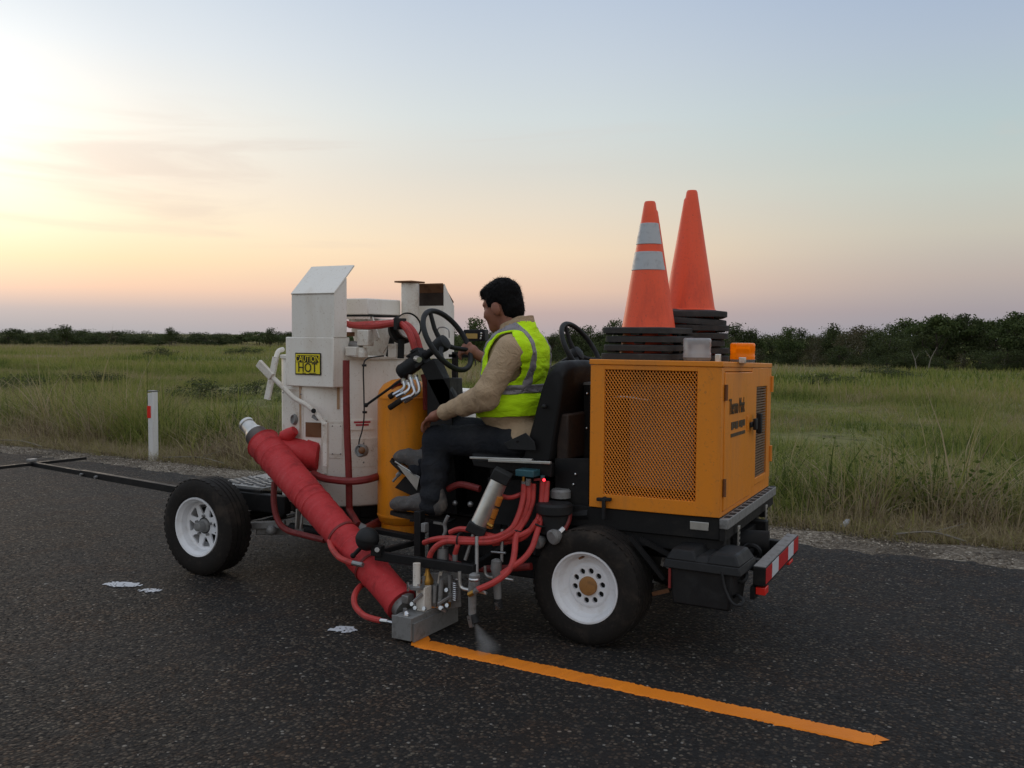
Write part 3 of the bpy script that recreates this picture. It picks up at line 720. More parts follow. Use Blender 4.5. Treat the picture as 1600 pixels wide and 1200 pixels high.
# litter and dead branches on the shoulder
o = thing('plastic_bottle', (-1.384, 8.026, 0.000), 'crumpled clear plastic bottle lying on the gravel at right', 'bottle')
c = V3((-1.384, 8.026, 0.000)) + V3((0, .1, .04)); mb = MB(); mb.lathe([(0, .002), (0, .02), (.025, .024), (.06, .020), (.09, .024), (.10, .022), (.12, .01), (.135, .009), (.135, .002)], c - V3((0, 0, .018)), (.2, 1, .25), 14); mb.build('bottle_body', 'clear_lens', o)
for a, b, lab in (((-13.327, 7.981, 0.000), (-11.969, 7.940, 0.000), 'dry branch lying on the gravel at the far left'), ((-9.670, 8.064, 0.000), (-8.573, 8.070, 0.000), 'thin dry stick on the gravel right of the marker post'), ((-0.952, 8.030, 0.000), (-0.437, 8.018, 0.000), 'thin curved stick on the gravel at the right')):
    a, b = V3(a), V3(b); mb = MB(); m = (a + b) / 2 + V3((0, .08, .05)); mb.tube(curve([a + V3((0, 0, .02)), m, b + V3((0, 0, .02))]), [.008] * 12 + [.003], 6)
    mb.tube([m, m + V3((.25, .12, .08))], [.004, .002], 5); o = mb.build('dry_stick', 'bark_pale'); tag(o, lab, 'stick')

# painted line, laid fresh on the road
N = 260
A0, A1, B0, B1 = V3((-2.740, 3.841, 0.000)), V3((-0.514, 3.812, 0.000)), V3((-2.706, 3.960, 0.000)), V3((-0.518, 3.925, 0.000))
lo_, hi_ = [], []
for k in range(N + 1):
    f = k / N; a = A0 + (A1 - A0) * f; b = B0 + (B1 - B0) * f
    a[1] += .0035 * rng.standard_normal() + .004 * math.sin(k * .13) * math.sin(k * .041); b[1] += .004 * rng.standard_normal() + .004 * math.sin(k * .11 + 1) * math.sin(k * .053)
    lo_.append(a); hi_.append(b)
vs, fs = [], []
for a, b in zip(lo_, hi_):
    a2, b2 = a + (b - a) * .06, b + (a - b) * .06
    vs += [(a[0], a[1], .001), (a2[0], a2[1], .006), (b2[0], b2[1], .006), (b[0], b[1], .001)]
for k in range(N):
    for j in range(3): fs.append((4 * k + j, 4 * k + 4 + j, 4 * k + 5 + j, 4 * k + 1 + j))
line = MB().add(vs, fs, True)
# ragged end and the start still under the shoe
e = (A1 + B1) / 2; line.add([(A1[0], A1[1], .0045), (A1[0] + .03, A1[1] + .035, .0045), (A1[0] + .015, (A1[1] + B1[1]) / 2 - .01, .0045), (B1[0] + .055, B1[1] - .03, .0045), (B1[0], B1[1], .0045)], [(0, 1, 2, 3, 4)])
s0, s1 = V3((-2.760, 3.864, 0.000)), V3((-2.831, 4.051, 0.000))
line.add([(A0[0] - .02, A0[1], .0052), (A0[0] + .06, A0[1] + .01, .0052), (B0[0] - .02, B0[1] + .01, .0052), (s1[0] + .02, s1[1], .0052), (s1[0] - .06, s1[1], .0052)], [(0, 1, 2, 3, 4)])
tag(line.build('road_line', 'line_orange'), 'fresh orange line on the road running from the grey applicator to lower right', 'road marking')
def patch(cx, cy, lx, ly, rot, lab, seed):
    """worn white paint dabs: small cells that survived"""
    mb = MB(); s = .012; ca, sa = math.cos(rot), math.sin(rot)
    for i in range(int(lx / s)):
        for j in range(int(ly / s)):
            u, w = (i + .5) * s - lx / 2, (j + .5) * s - ly / 2
            e = (2 * u / lx) ** 2 + (2 * w / ly) ** 2 + .9 * float(vnoise(np.array([[u * 40, w * 40, seed * 1.7]]), 2, 2)[0])
            if e < .62 + .25 * random.random() and random.random() < .86:
                q = [(u + dx * s * .62 + random.uniform(-.002, .002), w + dy * s * .62 + random.uniform(-.002, .002)) for dx, dy in ((-1, -1), (1, -1), (1, 1), (-1, 1))]
                mb.add([(cx + a * ca - b * sa, cy + a * sa + b * ca, .0042 + .0002 * ((i + 2 * j) % 5)) for a, b in q], [(0, 1, 2, 3)])
    tag(mb.build('paint_mark', 'mark_white'), lab, 'paint mark')
for p, lx, ly, lab, sd in (((-5.016, 3.858, 0.000), .27, .13, 'larger white paint dab on the road at left below the front wheel', 1), ((-4.751, 3.853, 0.000), .16, .09, 'small white paint dab right beside the larger one at left', 2), ((-3.234, 3.873, -0.000), .17, .12, 'speckled white paint dab on the road left of the grey applicator', 3)):
    patch(p[0], p[1], lx, ly, R(20), lab, sd)

# ================================================================ the road marking machine (one thing, many parts)
MC = thing('road_marking_machine', (-3.4, 5.0, 0), 'orange and white ride-on road marking machine with tank, hoses and engine housing', 'machine')
def part(name, mb, mat, bevel=0., parent=None, label=None, **k):
    o = mb.build(name, mat, parent if parent is not None else MC, bevel, **k)
    if label: o['label'] = label
    return o
def hose(pts, r=.0155, mat='red_hose', name='hose', n=9, per=7):
    return part(name, MB().tube(curve(pts, per), r, n), mat)

# ---- wheels
def tyre(c, out, Rr, rim, width):
    c, out = V3(c), V3(out); w = width; t = (Rr - rim)
    prof = [(-w * .36, rim * .97), (-w * .47, rim + t * .12), (-w * .5, rim + t * .42), (-w * .485, rim + t * .66), (-w * .43, rim + t * .90), (-w * .38, Rr * .985), (-w * .30, Rr * .996)]
    for g in (-.17, 0., .17):
        prof += [(w * (g - .018), Rr), (w * (g - .012), Rr - .011), (w * (g + .012), Rr - .011), (w * (g + .018), Rr)]
    prof += [(-a, r) for a, r in reversed(prof[:7])]
    mb = MB(); mb.lathe(prof, c, out, 56)
    # tread blocks on the shoulders
    u, v = frame(out)
    for k in range(46):
        a = 2 * math.pi * (k + .25) / 46
        for s in (-1, 1):
            d = u * math.cos(a) + v * math.sin(a); tg = -u * math.sin(a) + v * math.cos(a)
            mb.obox(c + d * (Rr * .988) + out * s * w * .36, tg * .013, out * w * .055, d * .0018)
    return mb
def sector_plate(mb, c, out, r0, r1, count, hole, z, thick, phase=0., m=24):
    """disc ring cut by `count` openings: hole(ang_local) gives the outline point (radius, angle) around each opening"""
    u, v = frame(out); c = V3(c); out = V3(out)
    def P(r, a, zz): return c + (u * math.cos(a) + v * math.sin(a)) * r + out * zz
    for k in range(count):
        a0 = phase + 2 * math.pi * k / count; da = math.pi / count; bnd = []
        q = m // 4
        for i in range(q): bnd.append((r1, -da + 2 * da * i / q))
        for i in range(q): bnd.append((r1 + (r0 - r1) * i / q, da))
        for i in range(q): bnd.append((r0, da - 2 * da * i / q))
        for i in range(q): bnd.append((r0 + (r1 - r0) * i / q, -da))
        hl = hole(bnd)
        vs = [P(r, a0 + a, z) for r, a in bnd] + [P(r, a0 + a, z) for r, a in hl] + [P(r, a0 + a, z - thick) for r, a in hl]
        n = len(bnd); fs = []
        for i in range(n):
            j = (i + 1) % n; fs += [(i, j, n + j, n + i), (n + i, n + j, 2 * n + j, 2 * n + i)]
        mb.add(vs, fs)
def round_holes(rc, rad):
    def f(bnd):
        out = []
        for r, a in bnd:
            x, y = r * math.cos(a) - rc, r * math.sin(a); L = math.hypot(x, y) + 1e-9; x, y = rc + x / L * rad, y / L * rad
            out.append((math.hypot(x, y), math.atan2(y, x)))
        return out
    return f
def wedge_holes(r_in, r_out, half_in, half_out):
    def f(bnd):
        rc = (r_in + r_out) / 2; out = []
        for r, a in bnd:
            x, y = r * math.cos(a) - rc, r * math.sin(a); L = math.hypot(x, y) + 1e-9; x, y = x / L, y / L
            best = 9.
            # outline of a rounded trapezoid: march along the ray to the nearest edge
            if x > 1e-6: best = min(best, (r_out - rc) / x)
            if x < -1e-6: best = min(best, (rc - r_in) / -x)
            sl = (half_out - half_in) / (r_out - r_in); mid = (half_in + half_out) / 2
            den = abs(y) - sl * x
            if den > 1e-6: best = min(best, mid / den)
            X, Y = rc + x * best, y * best; out.append((math.hypot(X, Y), math.atan2(Y, X)))
        return out
    return f
def wheel_front(c, out):
    c, out = V3(c), V3(out)
    w = part('wheel', tyre(c, out, .322, .192, .21), 'rubber')
    mb = MB(); mb.lathe([(.088, .199), (.098, .196), (.096, .186), (.080, .180), (.070, .168), (.030, .160), (.022, .150), (-.09, .156), (-.098, .199)], c, out, 48)
    sector_plate(mb, c, out, .055, .152, 8, wedge_holes(.078, .141, .006, .043), .024, .012, .1)
    part('rim', mb, 'rim_white', parent=w)
    mb = MB(); mb.lathe([(.012, .048), (.03, .046), (.036, .038), (.038, .032), (.085, .030), (.092, .024), (.094, .001)], c, out, 24)
    part('hub', mb, 'cast_grey', parent=w)
    u, v = frame(out)
    for k in range(5):
        a = 2 * math.pi * k / 5 + .3; p = c + (u * math.cos(a) + v * math.sin(a)) * .066
        part('lug_nut', MB().cyl(p + out * .022, p + out * .042, .011, .009, 6), 'grey_steel', parent=w)
    p = c + u * .165 - v * .02; part('valve', MB().cyl(p + out * .05, p + out * .082, .005, n=8), 'black_plastic', parent=w)
    part('brake_drum', MB().cyl(c - out * .02, c - out * .09, .125, n=28), 'black_steel', parent=w)
    return w
def wheel_rear(c, out):
    c, out = V3(c), V3(out)
    w = part('wheel', tyre(c, out, .305, .180, .23), 'rubber')
    mb = MB(); mb.lathe([(.092, .189), (.104, .187), (.104, .178), (.088, .173), (.080, .163), (.052, .156), (.044, .148), (.040, .118), (.046, .112), (.048, .103)], c, out, 56)
    sector_plate(mb, c, out, .049, .104, 10, round_holes(.079, .0155), .048, .016, .16)
    mb.lathe([(-.1, .189), (-.095, .16), (.03, .155)], c, out, 40)
    part('rim', mb, 'rim_white', parent=w)
    part('hub_backing', MB().cyl(c + out * .028, c - out * .05, .112, n=32), 'dark_hole', parent=w)
    mb = MB(); mb.lathe([(.03, .05), (.062, .049), (.068, .045), (.071, .030), (.072, .001)], c, out, 32); part('hub_cap', mb, 'hub_bronze', parent=w)
    u, v = frame(out)
    p = c - u * .03 + v * .150; part('valve', MB().cyl(p + out * .05, p + out * .10, .006, n=8), 'rusty', parent=w)
    return w
FW = (-4.80, 4.355, .322); RW = (-1.995, 4.40, .305)
wheel_front(FW, (0, -1, 0)); wheel_front((FW[0], 5.72, FW[2]), (0, 1, 0))
wheel_rear(RW, (0, -1, 0)); wheel_rear((RW[0], 5.72, RW[2]), (0, 1, 0))

# ---- chassis
part('frame_rail', MB().box((-5.25, 4.58, .40), (-4.32, 4.64, .52)), 'black_steel', .006); part('frame_rail', MB().box((-5.25, 4.92, .36), (-1.36, 4.98, .47)), 'black_steel', .006)
part('frame_rail', MB().box((-5.25, 5.46, .40), (-1.36, 5.52, .52)), 'black_steel', .006)
for x in (-5.2, -4.6, -3.9, -3.1, -2.5, -1.45): part('cross_member', MB().box((x - .03, 4.99, .41), (x + .03, 5.46, .50)), 'black_steel')
part('axle', MB().cyl((-4.8, 4.45, .32), (-4.8, 5.64, .32), .035, n=14), 'black_steel')
part('axle', MB().cyl((-1.995, 4.5, .305), (-1.995, 5.6, .305), .05, n=14), 'black_steel')
part('differential', MB().ball((-1.995, 5.06, .31), .13, 18, 12), 'black_steel')
part('deck_plate', MB().box((-3.15, 4.66, .522), (-2.10, 5.50, .534)), 'black_steel')
for y in (4.72, 5.38): part('leaf_spring', MB().tube(curve([(-5.15, y, .36), (-4.8, y, .27), (-4.45, y, .36)]), .02, 6), 'black_steel')
part('tie_rod', MB().cyl((-4.62, 4.5, .30), (-4.62, 5.55, .30), .014, n=10), 'grey_steel')
part('steering_linkage', MB().bar((-4.72, 4.47, .30), (-4.35, 4.62, .33), .04, .05).bar((-4.55, 4.55, .28), (-4.32, 4.75, .27), .035, .06).ball((-4.42, 4.56, .29), .035), 'cast_grey', .006)
part('steering_ram', MB().cyl((-4.30, 4.62, .31), (-3.82, 4.62, .30), .035, n=14).cyl((-3.82, 4.62, .30), (-3.60, 4.62, .30), .015, n=10), 'black_steel')
part('bracket', MB().bar((-4.127, 4.500, 0.474), (-4.138, 4.500, 0.335), .012, .03).bar((-4.089, 4.500, 0.457), (-4.106, 4.500, 0.339), .012, .012).bar((-4.149, 4.500, 0.334), (-4.084, 4.500, 0.337), .01, .02), 'aluminium')
# front step of gripping plate
sx0, sx1 = -5.02, -4.56
part('step_side', MB().box((sx0, 4.60, .455), (sx1, 4.625, .54)), 'black_steel', .004)
stp = part('step_plate', MB().box((sx0, 4.626, .541), (sx1, 5.45, .552)), 'cast_grey')
for i in range(7):
    for j in range(5):
        part('grip_tooth', MB().obox((sx0 + .05 + i * .06, 4.68 + j * .06 + (i % 2) * .02, .558), (.020, 0, 0), (0, .010, 0), (0, 0, .006)), 'grey_steel', parent=stp)
for c in (V3((-4.715, 4.598, 0.507)), V3((-4.572, 4.598, 0.506))): part('bolt', MB().cyl(c, c - V3((0, .012, 0)), .011, n=8), 'grey_steel')
part('deck_edge', MB().bar((-5.786, 5.500, 0.354), (-5.314, 5.500, 0.412), .03, .02), 'rusty')
# pointer boom in front
ba, bh = V3((-5.590, 4.817, 0.420)), V3((-7.825, 5.089, 0.420))
boom = part('guide_boom', MB().bar(ba, bh, .035, .04), 'black_steel', .003)
part('boom_sleeve', MB().bar(bh + (ba - bh) * .38, ba, .046, .052), 'black_steel', .003, parent=boom)
ca, cb = V3((-7.845, 4.474, 0.420)), V3((-7.750, 5.576, 0.420))
part('cross_bar', MB().bar(ca + V3((0, 0, .004)), cb + V3((0, 0, .004)), .035, .026), 'black_steel', .003, parent=boom)
part('clamp', MB().obox(bh + V3((.0, 0, .035)), (.030, 0, 0), (0, .035, 0), (0, 0, .012)), 'cast_grey', .004, parent=boom)
for f in (.40, .50):
    c = bh + (ba - bh) * f; part('bolt', MB().cyl(c + V3((0, -.02, -.005)), c + V3((0, -.05, -.005)), .012, n=8), 'grey_steel', parent=boom)
part('boom_hinge', MB().bar(ba, ba + V3((.5, -.08, 0)), .05, .06), 'black_steel')

# ---- heated tank (kettle)
KC = V3((-4.155, 5.02, 0)); KR = .437; K0, K1 = .475, 1.452
def ring_pt(px_y, ang, r=KR): a = R(ang); return V3((KC[0] + r * math.cos(a), KC[1] + r * math.sin(a), px_y))
mb = MB(); mb.lathe([(K0, .05), (K0, KR - .03), (K0 + .012, KR - .008), (K0 + .03, KR), (K1 - .02, KR), (K1, KR - .006), (K1, .05)], KC, (0, 0, 1), 72)
tank = part('tank_shell', mb, 'white_paint')
part('tank_rim', MB().lathe([(K1 - .012, KR + .012), (K1 + .008, KR + .012), (K1 + .008, KR - .03)], KC, (0, 0, 1), 72), 'white_worn', parent=tank)
part('tank_base', MB().lathe([(.53, KR - .05), (.40, KR - .06), (.40, .02)], KC, (0, 0, 1), 48), 'dark_hole')
def patch_on_tank(name, px0, px1, z0, z1, mat, proud=.006, parent=None, n=8):
    """curved plate following the shell between two bearings round the tank"""
    mb = MB(); vs = []
    for a in np.linspace(px0, px1, n + 1):
        for r in (KR - .002, KR + proud):
            for z in (z0, z1): vs.append(ring_pt(z, a, r))
    fs = []
    for i in range(n):
        o = 4 * i; fs += [(o + 2, o + 3, o + 7, o + 6), (o, o + 2, o + 6, o + 4), (o + 1, o + 5, o + 7, o + 3)]
    fs += [(0, 1, 3, 2), (4 * n, 4 * n + 2, 4 * n + 3, 4 * n + 1)]
    mb.add(vs, fs, True); return part(name, mb, mat, parent=parent or tank)
# riveted cladding sheets, an access plate and the burner door
sheets = [(-124, -90, .80, 1.24), (-71, -53.5, .80, 1.04), (-51.5, -21, .74, .925)]
for a0, a1, z0, z1 in sheets: 
    o = patch_on_tank('cladding_sheet', a0, a1, z0, z1, 'white_worn', .004)
    for a in (a0 + 2, (a0 + a1) / 2, a1 - 2):
        for z in (z0 + .03, z1 - .03): part('rivet', MB().ball(ring_pt(z, a, KR + .005), .006, 6, 4), 'cast_grey', parent=o)
patch_on_tank('burner_opening', -87.0, -72, .935, 1.03, 'rusty', .0065)
patch_on_tank('door_frame', -71.5, -67, .70, 1.05, 'white_worn', .012)
patch_on_tank('door_plate', -65.0, -54.5, .83, 1.02, 'white_paint', .008)
for a, b in ((-94, .9), (-58.5, 1.12)): patch_on_tank('rust_streak', a, a + 2.2, b, 1.26, 'rust_run', .0055)
part('tank_leg', MB().box((-4.35, 4.70, .40), (-4.25, 4.8, .48)), 'black_steel'); part('tank_leg', MB().box((-3.95, 4.70, .40), (-3.85, 4.8, .48)), 'black_steel')
# vent hood on the near side
yh = 4.553
hx0, hx1 = (-4.279, 4.553, 1.589)[0], (-3.875, 4.553, 1.592)[0]; hz0, hz1 = (-3.987, 4.553, 1.264)[2], (-3.985, 4.553, 1.583)[2]
ux0, ux1 = (-4.227, 4.553, 1.859)[0], (-3.871, 4.553, 1.853)[0]; uz = (-4.037, 4.553, 1.858)[2]
mb = MB(); mb.box((hx0, yh, hz0), (hx1, yh + .16, hz1)); hood = part('vent_hood', mb, 'white_paint', .006)
mb = MB(); tp = .165
# tapering chimney box with an open slanted top: near wall, side walls, slanted roof sheet
mb.prism([(ux0, yh + .004, hz1 + .001), (ux0, yh + .125, hz1 + .001), (ux0, yh + .125, uz + .105), (ux0, yh + .004, uz - .004)], (ux1 - ux0, 0, 0))
mb.hexa([(ux0, yh + .002, uz - .002), (ux1 + .004, yh + .002, uz - .002), (ux1 + .004, yh + .2, uz + .185), (ux0, yh + .2, uz + .185), (ux0, yh - .004, uz + .006), (ux1 + .004, yh - .004, uz + .006), (ux1 + .004, yh + .194, uz + .193), (ux0, yh + .194, uz + .193)])
part('chimney_box', mb, 'white_paint', parent=hood)
# caution sign
s0, s1 = V3((-4.191, 4.550, 1.482)), V3((-3.973, 4.550, 1.340)); ys_ = yh - .003
sg = part('caution_sign', MB().box((s0[0], ys_ - .004, s1[2]), (s1[0], ys_, s0[2])), 'sign_black', .006, parent=hood)
sw, sh = s1[0] - s0[0], s0[2] - s1[2]; cx = (s0[0] + s1[0]) / 2
def signbox(x0, x1, z0, z1, mat, nm, dy): mb = MB().box((x0, ys_ - dy, z0), (x1, ys_ - dy + .002, z1)); o = mb.build(nm, mat, MC); return o
signbox(s0[0] + .008, s1[0] - .008, s1[2] + .008, s0[2] - .008, 'sign_yellow', 'sign_face', .006)
signbox(s0[0] + .018, s1[0] - .018, s0[2] - sh * .44, s0[2] - sh * .11, 'sign_black', 'sign_band', .008)
text_mesh('sign_text', 'CAUTION', .056, 'sign_yellow', MC, (cx, ys_ - .0095, s0[2] - sh * .405), (1, 0, 0), (0, 0, 1), .002, sw * .80 / .215)
text_mesh('sign_text', 'HOT', .085, 'sign_black', MC, (cx, ys_ - .0085, s1[2] + sh * .135), (1, 0, 0), (0, 0, 1), .002, .90)
for k, (dx, w) in enumerate(((-.045, .03), (.012, .05), (.06, .012))): signbox(cx + dx, cx + dx + w, s1[2] + .010, s1[2] + .0135, 'sign_black', 'sign_small_print', .008)
# gauges, sticker, wire and small fittings on the tank
def dial(name, c, r, mat, depth=.03, d=(0, -1, 0), parent=None):
    return part(name, MB().lathe([(-.02, r * .9), (depth * .6, r), (depth, r * .86), (depth, r * .72), (depth * .7, r * .66), (depth * .7, .001)], c, d, 22), mat, parent=parent)
dial('thermometer', (-4.229, 4.600, 1.041), .036, 'cast_grey', .03, (-.3, -.9, .1)); part('gauge_stem', MB().cyl((-4.241, 4.610, 1.020), (-4.290, 4.620, 0.966), .010, n=8), 'grey_steel')
dial('drain_gauge', (-3.670, 4.580, 0.875), .042, 'cast_grey', .03, (.1, -.95, .1)); 
part('gauge_core', MB().ball((-3.646, 4.550, 0.880), .022, 12, 8), 'rusty')
part('wire', MB().tube(curve([(-3.589, 4.700, 1.469), (-3.637, 4.600, 1.454), (-3.640, 4.560, 1.407), (-3.642, 4.565, 1.255), (-3.640, 4.565, 1.095), (-3.655, 4.565, 1.006), (-3.680, 4.565, 0.932), (-3.671, 4.560, 0.893)], 6), .0045, 6), 'black_plastic')
part('wire_clip', MB().obox((-3.631, 4.555, 1.411), (.012, 0, 0), (0, .008, 0), (0, 0, .007)), 'black_plastic'); part('wire_clip', MB().obox((-3.627, 4.555, 1.120), (.012, 0, 0), (0, .008, 0), (0, 0, .007)), 'black_plastic')
st = patch_on_tank('warning_sticker', -48, -27.5, (-3.672, 4.580, 0.984)[2], (-3.672, 4.580, 1.048)[2], 'white_paint', .009)
for z, a0, a1 in (((-3.672, 4.580, 1.034)[2], -44.5, -30.5), ((-3.672, 4.580, 1.016)[2], -43, -32)): patch_on_tank('sticker_print', a0, a1, z - .006, z + .006, 'print_red', .0105)
# lever arms at the front of the tank
part('lever', MB().tube(curve([(-4.488, 4.750, 1.497), (-4.482, 4.700, 1.484), (-4.467, 4.660, 1.437)], 5), .016, 10).bar((-4.467, 4.660, 1.446), (-4.509, 4.620, 1.161), .045, .016, (0, 1, 0)), 'white_worn')
part('lever', MB().bar((-4.417, 4.450, 1.413), (-4.310, 4.460, 1.323), .052, .026, (0, 1, 0)), 'white_worn', .004)
part('lever_arm', MB().tube(curve([(-4.325, 4.470, 1.327), (-4.244, 4.490, 1.258), (-4.164, 4.510, 1.189), (-4.085, 4.530, 1.150), (-4.029, 4.540, 1.111)], 6), .016, 10), 'white_worn')
part('lever_link', MB().bar((-4.020, 4.530, 1.120), (-3.925, 4.530, 1.027), .014, .035, (0, 1, 0)).bar((-3.922, 4.530, 1.043), (-3.921, 4.530, 0.761), .035, .02, (0, 1, 0)), 'white_worn', .003)
part('lever_pivot', MB().cyl((-4.047, 4.560, 1.109), (-3.994, 4.500, 1.115), .016, n=12), 'black_steel')
part('rod_end', MB().bar((-4.026, 4.530, 1.079), (-3.983, 4.530, 1.060), .02, .02), 'cast_grey')

# ---- agitator housing and gear on top of the tank
gx0, gx1 = (-4.003, 4.800, 1.824)[0], (-3.797, 4.800, 1.821)[0]; gz1 = (-3.800, 4.800, 1.838)[2]; gz0 = (-3.800, 4.800, 1.732)[2]
part('motor_cover', MB().box((gx0 - .08, 4.80, gz0), (gx1, 5.16, gz1)), 'white_paint', .008)
part('cover_seal', MB().box((gx0 - .02, 4.805, gz0 - .012), (gx1 + .004, 5.16, gz0 - .001)), 'black_steel')
fz = K1 + .006
def plate(pts, th=.012, mat='white_worn', name='gusset'): return part(name, MB().prism(pts, (0, th, 0)), mat, .002)
for q in ([(-4.009, 4.840, 1.732), (-3.955, 4.840, 1.732), (-3.874, 4.840, 1.601), (-3.917, 4.840, 1.571)], [(-3.848, 4.840, 1.727), (-3.790, 4.840, 1.718), (-3.737, 4.840, 1.581), (-3.758, 4.840, 1.560)], [(-3.593, 4.840, 1.677), (-3.573, 4.840, 1.656), (-3.706, 4.840, 1.481), (-3.748, 4.840, 1.498)]): plate(q)
part('gearbox', MB().prism([(-4.037, 4.920, 1.631), (-4.015, 4.920, 1.717), (-3.663, 4.920, 1.699), (-3.694, 4.920, 1.464), (-3.971, 4.920, 1.459)], (0, .2, 0)), 'white_worn', .008)
part('mount_strip', MB().box((gx0 - .02, 4.78, gz0 - .03), (gx1 + .02, 4.80, gz0 - .014)), 'white_worn')
part('junction_box', MB().obox((-3.737, 4.700, 1.581), (.045, 0, 0), (0, .03, 0), (0, 0, .05)), 'white_worn', .006)
part('pipe_elbow', MB().tube(curve([(-3.883, 4.720, 1.480), (-3.883, 4.720, 1.526), (-3.852, 4.720, 1.539), (-3.789, 4.720, 1.527)], 5), .022, 12), 'grey_steel')
part('valve_block', MB().obox((-3.814, 4.680, 1.494), (.045, 0, 0), (0, .035, 0), (0, 0, .03)), 'white_worn', .006)
part('filler_cap', MB().lathe([(0, .035), (.03, .035), (.036, .03), (.06, .025), (.06, .001)], (-3.762, 4.700, 1.458), (0, 0, 1), 20), 'white_worn')
part('vent_cap', MB().obox((-3.921, 4.750, 1.604), (.035, 0, 0), (0, .03, 0), (0, 0, .014)), 'rusty', .004)
part('support_post', MB().bar((-3.513, 4.780, 1.574), (-3.518, 4.780, 1.453), .03, .03), 'black_steel')
mb = MB(); c = V3((-3.483, 4.800, 1.652)); mb.lathe([(-.10, .06), (-.10, .088), (-.06, .092), (-.05, .07), (.0, .07), (.012, .088), (.03, .088)], c, (.85, -.45, .25), 28); part('drive_pulley', mb, 'black_steel')
part('pulley_face', MB().lathe([(.018, .082), (.026, .078), (.022, .02), (.03, .012), (.03, .001)], c, (.85, -.45, .25), 28), 'white_worn')
part('drive_belt', MB().bar((-3.629, 4.840, 1.582), (-3.660, 4.840, 1.461), .02, .03), 'black_steel')
part('side_block', MB().obox((-3.608, 4.840, 1.499), (.035, 0, 0), (0, .03, 0), (0, 0, .045)), 'white_worn', .004)
# hoses over the top
hose([(-3.926, 4.740, 1.671), (-3.810, 4.720, 1.658), (-3.639, 4.700, 1.658), (-3.465, 4.680, 1.674), (-3.372, 4.660, 1.623), (-3.324, 4.660, 1.517), (-3.314, 4.680, 1.411)], .021, 'red_hose')
hose([(-3.924, 4.770, 1.663), (-3.670, 4.740, 1.671), (-3.465, 4.720, 1.675), (-3.369, 4.710, 1.623), (-3.321, 4.710, 1.517), (-3.303, 4.720, 1.418)], .021, 'red_hose')
part('hose_clip', MB().obox((-3.446, 4.675, 1.670), (.012, 0, 0), (0, .05, 0), (0, 0, .035)), 'black_plastic')
part('hose_end', MB().cyl((-3.946, 4.745, 1.671), (-3.900, 4.740, 1.667), .012, n=10), 'grey_steel')
hose([(-3.765, 4.545, 1.440), (-3.765, 4.545, 1.292), (-3.763, 4.545, 1.131), (-3.756, 4.545, 0.929), (-3.750, 4.550, 0.727), (-3.754, 4.560, 0.493)], .022, 'red_hose_dark')
hose([(-4.046, 4.550, 0.703), (-3.934, 4.520, 0.687), (-3.812, 4.500, 0.686), (-3.684, 4.500, 0.690), (-3.614, 4.570, 0.699), (-3.629, 4.700, 0.701), (-3.682, 4.850, 0.695)], .024, 'red_hose_dark')
# second hood, open to the near side, and the exhaust stack
ex0, ex1 = (-3.770, 5.300, 1.804)[0], (-3.540, 5.300, 1.802)[0]; ez0, ez1, ez2 = (-3.661, 5.300, 1.441)[2], (-3.662, 5.300, 1.803)[2], (-3.663, 5.300, 1.950)[2]
mb = MB(); mb.box((ex0, 5.30, ez0), (ex1, 5.32, ez1)); mb.box((ex0, 5.412, ez0), (ex1, 5.42, ez1 + .02))
mb.prism([(ex1, 5.30, ez0), (ex1, 5.42, ez0), (ex1, 5.42, ez1 + .0), (ex1, 5.30, ez2)], (.008, 0, 0))
rear_hood = part('rear_vent_hood', mb, 'white_paint')
part('hood_roof', MB().hexa([(ex0 - .05, 5.29, ez2 - .002), (ex1 + .0, 5.29, ez2 - .002), (ex1, 5.42, ez1 + .02), (ex0 - .05, 5.42, ez1 + .02), (ex0 - .05, 5.29, ez2 + .006), (ex1, 5.29, ez2 + .006), (ex1, 5.428, ez1 + .03), (ex0 - .05, 5.428, ez1 + .03)]), 'rusty', parent=rear_hood)
part('hood_dark_fill', MB().prism([(ex0 - .04, 5.345, ez1 - .05), (ex0 - .04, 5.405, ez1 - .05), (ex0 - .04, 5.405, ez1 + .012), (ex0 - .04, 5.345, ez2 - .055)], (ex1 - ex0 + .03, 0, 0)), 'dark_brown', parent=rear_hood)  # solid dark block, paints the shade inside the hood opening
sxm = ((-3.795, 5.200, 1.704)[0] + (-3.699, 5.200, 1.704)[0]) / 2
part('exhaust_stack', MB().lathe([((-3.746, 5.200, 1.375)[2], .062), ((-3.747, 5.200, 1.953)[2], .062)], (sxm, 5.2, 0), (0, 0, 1), 12), 'white_worn')
part('stack_cap', MB().box((sxm - .075, 5.12, (-3.747, 5.200, 1.957)[2]), (sxm + .065, 5.28, (-3.747, 5.200, 1.968)[2])), 'rusty')
part('stack_stay', MB().prism([(-3.821, 5.220, 1.951), (-3.783, 5.220, 1.942), (-3.799, 5.220, 1.903)], (0, .01, 0)), 'rusty')
mb = MB(); mb.lathe([(.55, .28), (1.20, .28), (1.22, .27), (1.22, .02)], (-3.68, 5.42, 0), (0, 0, 1), 48); part('second_tank', mb, 'white_paint')

